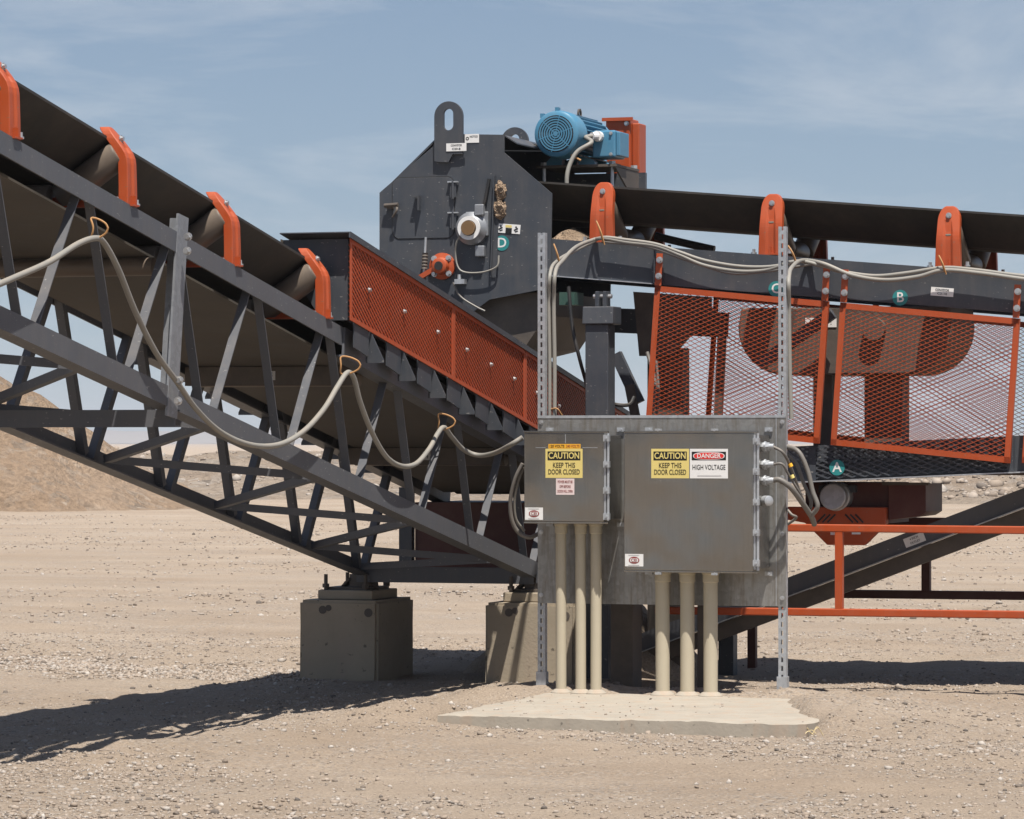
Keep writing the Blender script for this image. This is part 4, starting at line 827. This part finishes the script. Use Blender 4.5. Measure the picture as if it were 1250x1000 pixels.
# handrails
def rail(y, z0, z1, xs, x0a, x0b, x1, mat, label, th=0.046):
    t = thing('guard_rail', (1.5, y, 0), label, 'rail')
    MB().bar((x0a, y, z1), (x1, y, z1 - 0.012), th, th).build('top_rail', mat, t, bevel=0.006)
    MB().bar((x0b, y, z0), (x1, y, z0 + 0.012), th, th).build('bottom_rail', mat, t, bevel=0.006)
    for x in xs: MB().box(x - th / 2, x + th / 2, y - th / 2 + 0.002, y + th / 2 - 0.002, z0 + th / 2, z1 - th / 2).build('post', mat, t)
    for x in (x0b + 0.03, x1 - 0.2): MB().box(x - th / 2, x + th / 2, y - th / 2 + 0.002, y + th / 2 - 0.002, -0.05, z0 - th / 2).build('leg', mat, t)
    return t
rail(0.97, 0.475, 0.985, (0.915, 3.0), 0.40, -0.235, 4.6, 'orange_paint', 'bright orange square tube guard rail in front of the drive')
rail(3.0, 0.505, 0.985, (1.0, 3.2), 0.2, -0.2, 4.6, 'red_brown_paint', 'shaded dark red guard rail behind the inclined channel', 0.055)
IC = thing('inclined_channel', (0.0, 1.85, 0.0), 'inclined grey steel channel strut rising right behind the orange rail', 'strut')
pA, pB = V((-0.95, 1.85, 0.03)), V((3.1, 1.85, 1.57))
MB().extr([(0, 0), (-0.10, 0), (-0.10, 0.012), (-0.012, 0.012), (-0.012, 0.10), (-0.10, 0.10), (-0.10, 0.112), (0, 0.112)], pA, pB).build('channel', 'truss_grey', IC)
MB().extr([(-0.05, -0.10), (-0.15, -0.10), (-0.15, -0.088), (-0.06, -0.088), (-0.06, -0.004), (-0.05, -0.004)], pA, pB).build('lower_channel', 'dark_steel', IC)
MB().bar(pA + V((0, -0.012, 0.0)), pB + V((0, -0.012, 0.0)), 0.02, 0.006).build('edge_strip', 'galvanised', IC)
dc = (pB - pA).normalized(); un = V((-dc.z, 0, dc.x)); pp = V((1.18, 1.843, 0)); pp.z = pA.z + (pp.x - pA.x) * dc.z / dc.x + 0.055
plate('sticker', pp, 0.135, 0.058, 'sticker_white', IC, dc, un); text('4 INCH', 0.02, pp + V((0, -.001, 0)) + un * 0.012, 'sticker_black', IC, 0.055, 0.01, dc, un); text('OUTLET', 0.02, pp + V((0, -.001, 0)) - un * 0.013, 'sticker_black', IC, 0.065, 0.01, dc, un)
# ------------------------------------------------------------------ electrical board, posts and boxes
YBD = -0.35
EB = thing('electrical_board', (0.185, YBD, 0.57), 'weathered sheet metal backboard carrying two steel electrical boxes', 'board')
MB().box(-0.556, 0.926, YBD - 0.003, YBD + 0.003, 0.568, 1.652).build('sheet', 'board_steel', EB)
MB().box(-0.556, 0.926, YBD - 0.006, YBD - 0.0032, 1.640, 1.655).build('top_lip', 'galvanised', EB)
MB().box(-0.0, 0.012, YBD - 0.0045, YBD - 0.0031, 0.572, 1.638).build('sheet_seam', 'board_steel', EB)
MB().box(0.868, 0.872, YBD - 0.006, YBD - 0.0031, 0.572, 1.638).build('sheet_fold', 'galvanised', EB)
for x in (-0.535, 0.905):
    for z in (0.615, 0.98, 1.30, 1.615): bolt((x, YBD - 0.003, z), (0, -1, 0), 0.009, 0.010, EB)
def strut_post(x, z1, label):
    t = thing('strut_post', (x, YBD + 0.026, 0.06), label, 'post')
    y0, y1, h = YBD + 0.004, YBD + 0.045, 0.0225
    b = MB(); b.box(x - h, x - 0.006, y0, y0 + 0.0025, 0.02, z1).box(x + 0.006, x + h, y0, y0 + 0.0025, 0.02, z1)
    z = 0.03
    while z < z1 - 0.02: b.box(x - 0.006, x + 0.006, y0, y0 + 0.0025, z, z + 0.022); z += 0.050
    b.build('slotted_face', 'galvanised', t)
    MB().box(x - h, x - h + 0.0025, y0 + 0.003, y1, 0.02, z1).box(x + h - 0.0025, x + h, y0 + 0.003, y1, 0.02, z1).build('side_walls', 'galvanised', t)
    MB().box(x - h + 0.003, x - 0.010, y1 - 0.008, y1, 0.02, z1).box(x + 0.010, x + h - 0.003, y1 - 0.008, y1, 0.02, z1).build('lips', 'galvanised', t)
    f = MB().box(x - 0.03, x + 0.03, y0 - 0.008, y0 - 0.001, 0.06, 0.17).box(x - 0.03, x - 0.0235, y0 - 0.001, y1, 0.06, 0.17).box(x + 0.0235, x + 0.03, y0 - 0.001, y1, 0.06, 0.17)
    f.build('post_base', 'galvanised', t)
    return t
strut_post(-0.536, 2.715, 'slotted galvanised strut post at the left end of the board')
strut_post(0.903, 2.725, 'slotted galvanised strut post at the right end of the board')

def enclosure(x0, x1, z0, z1, dep, label, tops, rights):
    t = thing('electrical_box', ((x0 + x1) / 2, YBD - dep / 2, z0), label, 'electrical box'); yb = YBD - 0.012; yf = YBD - dep
    MB().box(x0 + 0.012, x1 - 0.004, yf + 0.016, yb, z0 + 0.012, z1 - 0.012).build('body', 'stainless', t, bevel=0.004)
    # door: shallow tray with a turned edge
    MB().box(x0, x1 - 0.022, yf, yf + 0.014, z0, z1).build('door', 'stainless', t, bevel=0.004)
    MB().box(x0 - 0.002, x1 + 0.003, yf - 0.004, yf + 0.02, z1 + 0.001, z1 + 0.012).build('drip_lip', 'stainless', t, bevel=0.002)
    MB().box(x0 - 0.002, x1 + 0.003, yf + 0.0, yf + 0.016, z0 - 0.012, z0 - 0.001).build('bottom_lip', 'stainless', t, bevel=0.002)
    # hinge down the right edge
    h = MB().cyl((x1 + 0.002, yf + 0.004, z0 + 0.005), (x1 + 0.002, yf + 0.004, z1 - 0.002), 0.0085, 10).box(x1 - 0.020, x1 - 0.009, yf - 0.004, yf + 0.008, z0 + 0.01, z1 - 0.01).build('hinge', 'galvanised', t, smooth=True)
    n = rights
    for k in range(n):
        z = z0 + (z1 - z0) * (0.06 + 0.88 * k / (n - 1)); MB().box(x1 - 0.022, x1 + 0.014, yf - 0.014, yf + 0.008, z - 0.018, z + 0.018).cyl((x1 - 0.004, yf - 0.022, z), (x1 - 0.004, yf - 0.012, z), 0.007, 8).build('hinge_clamp', 'galvanised', h)
    for x in tops:
        for z, s in ((z1 + 0.012, 1), (z0 - 0.012, -1)): MB().box(x - 0.018, x + 0.018, yf - 0.006, yf + 0.014, min(z, z + 0.012 * s), max(z, z + 0.012 * s)).cyl((x, yf - 0.012, z + 0.005 * s), (x, yf - 0.004, z + 0.005 * s), 0.008, 8).build('door_clamp', 'galvanised', t)
    for x in (x0 + 0.06, x1 - 0.01):
        for z in (z1 + 0.02, z0 - 0.022): MB().box(x - 0.022, x + 0.022, YBD - 0.016, YBD - 0.004, z - 0.012, z + 0.012).cyl((x, YBD - 0.022, z), (x, YBD - 0.014, z), 0.008, 8).build('mounting_tab', 'galvanised', t)
    return t, yf
D1, yf1 = enclosure(-0.540, -0.040, 1.048, 1.553, 0.30, 'smaller stainless steel electrical box on the left of the board', (), 4)
D2, yf2 = enclosure(0.058, 0.838, 0.776, 1.553, 0.30, 'larger stainless steel electrical box on the right of the board', (0.26, 0.59), 5)
def caution(cx, cz, y, parent):
    st = plate('caution_sticker', (cx, y, cz), 0.222, 0.166, 'sticker_yellow', parent); yy = y - 0.0008
    pn = plate('caution_band', (cx, yy, cz + 0.043), 0.196, 0.05, 'sticker_black', st); text('CAUTION', 0.050, (cx, yy - 0.0008, cz + 0.0425), 'sticker_yellow', st, 0.184, 0.018)
    text('KEEP THIS', 0.041, (cx, yy, cz - 0.012), 'sticker_black', st, 0.132, 0.006); text('DOOR CLOSED', 0.041, (cx, yy, cz - 0.050), 'sticker_black', st, 0.188, 0.006)
    return st
def maker(cx, cz, y, parent):
    st = plate('maker_sticker', (cx, y, cz), 0.108, 0.070, 'sticker_white', parent); yy = y - 0.0006
    n = 30; a, b_ = 0.031, 0.0195
    MB().prism_y([(cx + a * math.cos(2 * math.pi * k / n), cz + b_ * math.sin(2 * math.pi * k / n)) for k in range(n)], yy - 0.0006, yy).build('oval', 'sticker_maroon', st)
    MB().prism_y(rrect(cx - 0.024, cx + 0.024, cz - 0.0105, cz + 0.0105, 0.008), yy - 0.0012, yy - 0.0007).build('oval_inset', 'sticker_white', st)
    text('CEI', 0.022, (cx, yy - 0.0018, cz), 'sticker_maroon', st, 0.036, 0.012)
    for dz in (0.028, -0.028): MB().box(cx - 0.034, cx + 0.030, yy - 0.0004, yy, cz + dz - 0.0018, cz + dz + 0.0018).build('fine_print', 'sticker_grey', st)
caution(-0.300, 1.380, yf1 - 0.0005, D1)
amb = plate('voltage_sticker', (-0.297, yf1 - 0.0005, 1.477), 0.192, 0.026, 'sticker_amber', D1)
text('120 VOLTS', 0.022, (-0.343, yf1 - 0.0012, 1.477), 'sticker_black', amb, 0.088, 0.014); text('240 VOLTS', 0.022, (-0.247, yf1 - 0.0012, 1.477), 'sticker_maroon', amb, 0.080, 0.008)
pk = plate('notice_sticker', (-0.293, yf1 - 0.0005, 1.247), 0.110, 0.092, 'sticker_pink', D1)
for s_, dz, wd in (('POWER MUST BE', 0.027, 0.088), ('OFF BEFORE', 0.0, 0.066), ('DOOR WILL OPEN', -0.027, 0.09)): text(s_, 0.021, (-0.293, yf1 - 0.0012, 1.247 + dz), 'sticker_maroon', pk, wd, 0.003)
MB().box(-0.470, -0.41, yf1 - 0.0006, yf1 - 0.0001, 1.468, 1.471).box(-0.19, -0.10, yf1 - 0.0006, yf1 - 0.0001, 1.468, 1.471).box(-0.293, -0.290, yf1 - 0.0006, yf1 - 0.0001, 1.495, 1.545).build('centre_scribe', 'galvanised', D1)
maker(-0.480, 1.092, yf1 - 0.0005, D1); maker(0.118, 0.832, yf2 - 0.0005, D2)
caution(0.330, 1.380, yf2 - 0.0005, D2)
dg_ = plate('danger_sticker', (0.557, yf2 - 0.0005, 1.380), 0.222, 0.166, 'sticker_white', D2); yy = yf2 - 0.0012
plate('danger_band', (0.557, yy, 1.423), 0.200, 0.048, 'sticker_black', dg_)
n = 34; ov = lambda a, b: [(0.557 + a * math.copysign(abs(math.cos(2 * math.pi * k / n)) ** 0.7, math.cos(2 * math.pi * k / n)), 1.423 + b * math.copysign(abs(math.sin(2 * math.pi * k / n)) ** 0.8, math.sin(2 * math.pi * k / n))) for k in range(n)]
MB().prism_y(ov(0.092, 0.0215), yy - 0.0007, yy - 0.0001).build('danger_ring', 'sticker_white', dg_); MB().prism_y(ov(0.087, 0.0185), yy - 0.0013, yy - 0.0008).build('danger_oval', 'sticker_red', dg_)
text('DANGER', 0.036, (0.557, yy - 0.002, 1.4225), 'sticker_white', dg_, 0.138, 0.014); text('HIGH VOLTAGE', 0.040, (0.557, yy, 1.358), 'sticker_black', dg_, 0.192, 0.004)
MB().box(0.49, 0.63, yy - 0.0004, yy, 1.310, 1.314).build('fine_print', 'sticker_grey', dg_)
# conduits
for k, (px, r, ztop) in enumerate(((685, 0.0305, 1.05), (709, 0.0305, 1.05), (727.5, 0.0315, 1.05), (809, 0.0405, 0.78), (839, 0.0405, 0.78), (867.5, 0.0405, 0.78))):
    x = on_y(px, 800, YBD - 0.15).x; y = YBD - 0.15
    lb = ('thin tan pipe below the small box, nearest the left post', 'middle of three thin tan pipes below the small box', 'thin tan pipe below the small box, nearest the big box',
          'thick tan pipe below the big box, left of three', 'thick tan pipe below the big box, middle of three', 'thick tan pipe below the big box, right of three')[k]
    t = thing('conduit_pipe', (x, y, 0.05), lb, 'pipe', 'tan conduit pipes')
    MB().cyl((x, y, 0.02), (x + random.uniform(-.003, .003), y, ztop - 0.013), r, 26).build('pipe', 'conduit_tan', t, smooth=True)
    MB().lathe((x, y, 0.03), (0, 0, 1), [(r + 0.035, 0), (r + 0.030, 0.035), (r + 0.012, 0.050), (r + 0.001, 0.055)], 18).build('grout_collar', 'concrete_pad', t, smooth=True)
    MB().lathe((x, y, ztop - 0.075), (0, 0, 1), [(r + 0.0005, 0), (r + 0.005, 0.004), (r + 0.005, 0.045), (r + 0.010, 0.048), (r + 0.010, 0.060)], 26).build('coupling', 'conduit_tan', t, smooth=True)
# glands and cables at the right side of the big box
for k, z in enumerate((1.475, 1.375, 1.285)):
    gl = MB().cyl((0.834, YBD - 0.17, z), (0.875, YBD - 0.17, z), 0.024, 8).cyl((0.875, YBD - 0.17, z), (0.900, YBD - 0.17, z), 0.018, 12).ring((0.845, YBD - 0.17, z), (1, 0, 0), 0.02, 0.030, 0.012, 14).build('cable_gland', 'galvanised', D2, smooth=True)
MB().lathe((0.842, YBD - 0.17, 1.17), (0.6, -0.5, 0.0), [(0.028, 0), (0.03, 0.01), (0.03, 0.05), (0.02, 0.055)], 16).build('plug', 'galvanised', D2, smooth=True)
def cable(pts, r, mat, label, nm='cable'): return tag(MB().tube(pts, r, 10, 8).build(nm, mat, smooth=True), label, 'cable')
yc = YBD - 0.17
cable([(0.895, yc, 1.475), on_y(956, 553, yc), on_y(966, 572, yc + 0.1), on_y(976, 600, yc + 0.2), on_y(987, 628, yc + 0.25)], 0.0085, 'cable_dark', 'thin dark cable leaving the topmost gland of the big box')
cable([(0.895, yc, 1.375), on_y(955, 567, yc), on_y(964, 582, yc + 0.05), on_y(975, 600, yc + 0.1), on_y(984, 620, yc + 0.2)], 0.0075, 'cable_dark', 'thin dark cable leaving the middle gland of the big box')
cable([(0.895, yc, 1.285), on_y(952, 586, yc), on_y(965, 595, yc + 0.02), on_y(978, 612, yc + 0.1), on_y(990, 630, yc + 0.2), on_y(994, 640, yc + 0.3)], 0.016, 'cable_mid', 'thick grey cable leaving the lowest gland of the big box')
cable([on_y(960, 545, YBD + 0.04), on_y(975, 552, YBD + 0.0), on_y(986, 575, YBD), on_y(992, 600, YBD), on_y(998, 618, YBD), on_y(990, 630, YBD + 0.02)], 0.014, 'cable_mid', 'grey cable looping behind the right post, outermost of the loop')
cable([on_y(960, 552, YBD + 0.05), on_y(972, 566, YBD + 0.03), on_y(981, 590, YBD + 0.03), on_y(990, 612, YBD + 0.03), on_y(987, 626, YBD + 0.05)], 0.011, 'cable_mid', 'grey cable looping behind the right post, inner one')
cable([on_y(958, 618, YBD + 0.03), on_y(966, 628, YBD), on_y(972, 632, YBD + 0.02), on_y(962, 640, YBD + 0.05)], 0.008, 'cable_dark', 'short dark cable stub curling behind the right post')
for q, mt_, lb in ((on_y(964, 566, yc + 0.06), 'sticker_amber', 'orange'), (on_y(966, 580, yc + 0.045), 'sticker_yellow', 'yellow')):
    tag(MB().ring(q, (0.4, 0.1, -0.9), 0.008, 0.0125, 0.02, 14).build('tape_band', mt_), lb + ' marking tape wrapped on a cable by the big box', 'tape')
# loops on the left side of the small box
cable([on_y(638, 566, YBD - 0.12), on_y(629, 585, YBD - 0.12), on_y(623, 612, YBD - 0.1), on_y(625, 635, YBD - 0.08), on_y(633, 650, YBD - 0.05), on_y(646, 656, YBD - 0.03), on_y(657, 652, YBD + 0.02)], 0.0125, 'cable_dark', 'dark cable looping beside the left edge of the small box')
cable([on_y(639, 571, YBD - 0.10), on_y(632, 590, YBD - 0.10), on_y(628, 612, YBD - 0.08), on_y(630, 634, YBD - 0.05), on_y(640, 648, YBD + 0.0)], 0.008, 'cable_grey', 'thin grey cable inside the loop beside the small box')
# hanging cable along the truss
xc = XN + 0.04
fest = [(-60, 372), (-20, 355), (20, 338), (60, 320), (95, 298), (117, 291), (128, 298), (145, 330), (165, 380), (190, 430), (215, 465), (240, 500), (270, 528), (305, 543), (340, 543), (370, 527), (395, 500), (412, 472), (424, 455), (432, 462), (440, 492), (455, 530), (472, 558), (490, 569), (508, 566), (524, 548), (534, 530), (542, 522), (552, 534), (566, 549), (584, 556), (604, 553), (622, 544), (638, 534)]
pts = [on_x(px, py, xc) if px < 560 else on_x(px, py, xc).lerp(on_y(px, py, YBD - 0.15), min(1, (px - 560) / 60.0)) for px, py in fest]
pts = [V((xc, y, zt(y) - 0.25 - d)) for y, d in ((-10.2, 0.15), (-9.3, 0.0), (-9.0, 0.22), (-8.5, 0.48), (-8.0, 0.45), (-7.4, 0.12), (-7.15, 0.0), (-6.95, 0.16))] + pts
cable(pts, 0.0145, 'cable_grey', 'long pale grey cable drooping in swags along the truss to the small box')
def loop_tie(px, py, X, w, h, label):
    c = on_x(px, py, X); r = V((math.cos(TH), math.sin(TH), 0)); z = V((0, 0, 1)); sc = (c - CAM).length / FPX
    pts = [c + r * (w * sc * math.cos(t)) + z * (h * sc * math.sin(t)) + V((0.02 * math.cos(t * 2), 0, 0)) for t in [2 * math.pi * k / 14 for k in range(15)]]
    return tag(MB().tube(pts, 0.0048, 7, 3).build('cord_loop', 'tie_cord', smooth=True), label, 'cord')
loop_tie(118, 279, xc - 0.0, 9, 13, 'tan cord loop holding the swagged cable, leftmost of three')
loop_tie(424, 446, xc - 0.0, 12, 11, 'tan cord loop holding the swagged cable, middle of three')
loop_tie(542, 515, xc - 0.0, 10, 10, 'tan cord loop holding the swagged cable, rightmost of three')
# cables up the posts and along the upper conveyor
yp = YBD + 0.06; yk = YB - 0.06
for k, (dx, r, lb) in enumerate(((0, 0.011, 'grey cable climbing the left post and running along the upper conveyor, left strand'), (6, 0.012, 'grey cable climbing the left post and running along the upper conveyor, right strand'))):
    a = [on_y(671 + dx, 520, yp), on_y(671 + dx, 440, yp), on_y(670 + dx, 370, yp), on_y(672 + dx, 332, yp), on_y(681 + dx, 318, 0.2), on_y(702, 306 - dx * 0.6, 0.7), on_y(722, 296 - dx * 0.4, yk), on_y(737, 290 + dx * 0.2, yk), on_y(765, 293 + dx * 0.5, yk), on_y(800, 298 + dx * 0.4, yk), on_y(830, 308 + dx * 0.6, yk), on_y(860, 318 + dx, yk), on_y(900, 325 + dx, yk), on_y(935, 326 + dx * 0.6, yk), on_y(965, 322 - dx * 0.3, yk)]
    if k: a += [on_y(985, 320, yk), on_y(1010, 327, yk), on_y(1035, 333, yk), on_y(1070, 337, yk), on_y(1110, 333, yk), on_y(1150, 327, yk), on_y(1185, 329, yk), on_y(1250, 337, yk)] + [V((x, yk, bt(x) - d)) for x, d in ((2.6, 0.03), (3.1, 0.09), (3.7, 0.03), (4.2, 0.10), (4.8, 0.03), (6.9, 0.08))]
    cable(a, r, 'cable_grey', lb)
cable([on_y(966, 512, yp), on_y(964, 450, yp), on_y(963, 380, yp), on_y(963, 338, yp), on_y(968, 325, 0.4), on_y(980, 318, yk - 0.02), on_y(1005, 322, yk - 0.02), on_y(1040, 336, yk - 0.02), on_y(1080, 342, yk - 0.02), on_y(1120, 338, yk - 0.02), on_y(1152, 330, yk - 0.02), on_y(1200, 334, yk - 0.02), on_y(1260, 342, yk - 0.02)] + [V((x, yk - 0.02, bt(x) - d)) for x, d in ((2.6, 0.05), (3.1, 0.11), (3.7, 0.04), (4.2, 0.12), (4.8, 0.04), (6.9, 0.10))], 0.013, 'cable_grey', 'grey cable climbing the right post and running along the upper conveyor')
cable([on_y(735, 295, yk), on_y(790, 301, yk), on_y(840, 318, yk), on_y(890, 333, yk), on_y(930, 332, yk), on_y(970, 326, yk), on_y(1000, 321, yk)], 0.009, 'cable_dark', 'thin dark cable sagging below the grey ones on the upper conveyor')
def wire_tie(px, py, Y, label, dx=8, dy=-22):
    return tag(MB().tube([on_y(px, py, Y), on_y(px - dx * 0.5, py + dy * 0.6, Y - 0.01), on_y(px - dx, py + dy, Y), on_y(px - dx * 0.3, py + dy * 0.5, Y - 0.015), on_y(px + 2, py + 3, Y)], 0.005, 6).build('tie_wire', 'tie_cord', smooth=True), label, 'wire')
wire_tie(736, 296, yk - 0.02, 'orange tie wire on the cables at the bracket nearest the chute', 8, -26)
wire_tie(682, 320, 0.15, 'tan tie wire sticking up from the cables near the left post', 6, -22)
wire_tie(971, 320, yk - 0.03, 'tan tie wire on the cables at the right post top', 9, -20)
wire_tie(1153, 332, yk - 0.03, 'orange tie wire on the cables at the rightmost bracket', 7, -20)
tag(MB().tube([on_y(672, 500, yp), on_y(680, 499, yp - .02), on_y(686, 507, yp)], 0.005, 6).build('tie_wire', 'tie_cord', smooth=True), 'tan tie wire on the cables just above the board, left end', 'wire')
# dry straw by the pad
def straw(x, y, n, label):
    b = MB()
    for k in range(n):
        a = random.uniform(0, 6.28); l_ = random.uniform(0.03, 0.09); z = ground_z(x, y)
        p = V((x + random.uniform(-.06, .06), y + random.uniform(-.06, .06), z + 0.004)); b.tube([p, p + V((math.cos(a) * l_ * .6, math.sin(a) * l_ * .6, random.uniform(.02, .05))), p + V((math.cos(a) * l_, math.sin(a) * l_, random.uniform(.0, .05)))], 0.0022, 4, 3)
    o = b.build('dry_straw', 'straw'); return tag(o, label, 'straw')
straw(1.585, -2.30, 6, 'small tuft of dry straw at the right corner of the slab')

# ------------------------------------------------------------------ desert air
hm = bpy.data.materials.new('haze_air'); hm.use_nodes = True; hn = hm.node_tree; hn.nodes.clear()
ho = hn.nodes.new('ShaderNodeOutputMaterial'); hv = hn.nodes.new('ShaderNodeVolumePrincipled')
hv.inputs['Color'].default_value = (0.93, 0.95, 1.0, 1); hv.inputs['Density'].default_value = 2.2e-4; hv.inputs['Anisotropy'].default_value = 0.2
hn.links.new(hv.outputs['Volume'], ho.inputs['Volume']); M['haze_air'] = hm
MB().box(-5600, 5600, -5600, 5600, -6.0, 62.0).build('haze', 'haze_air', kind='stuff')
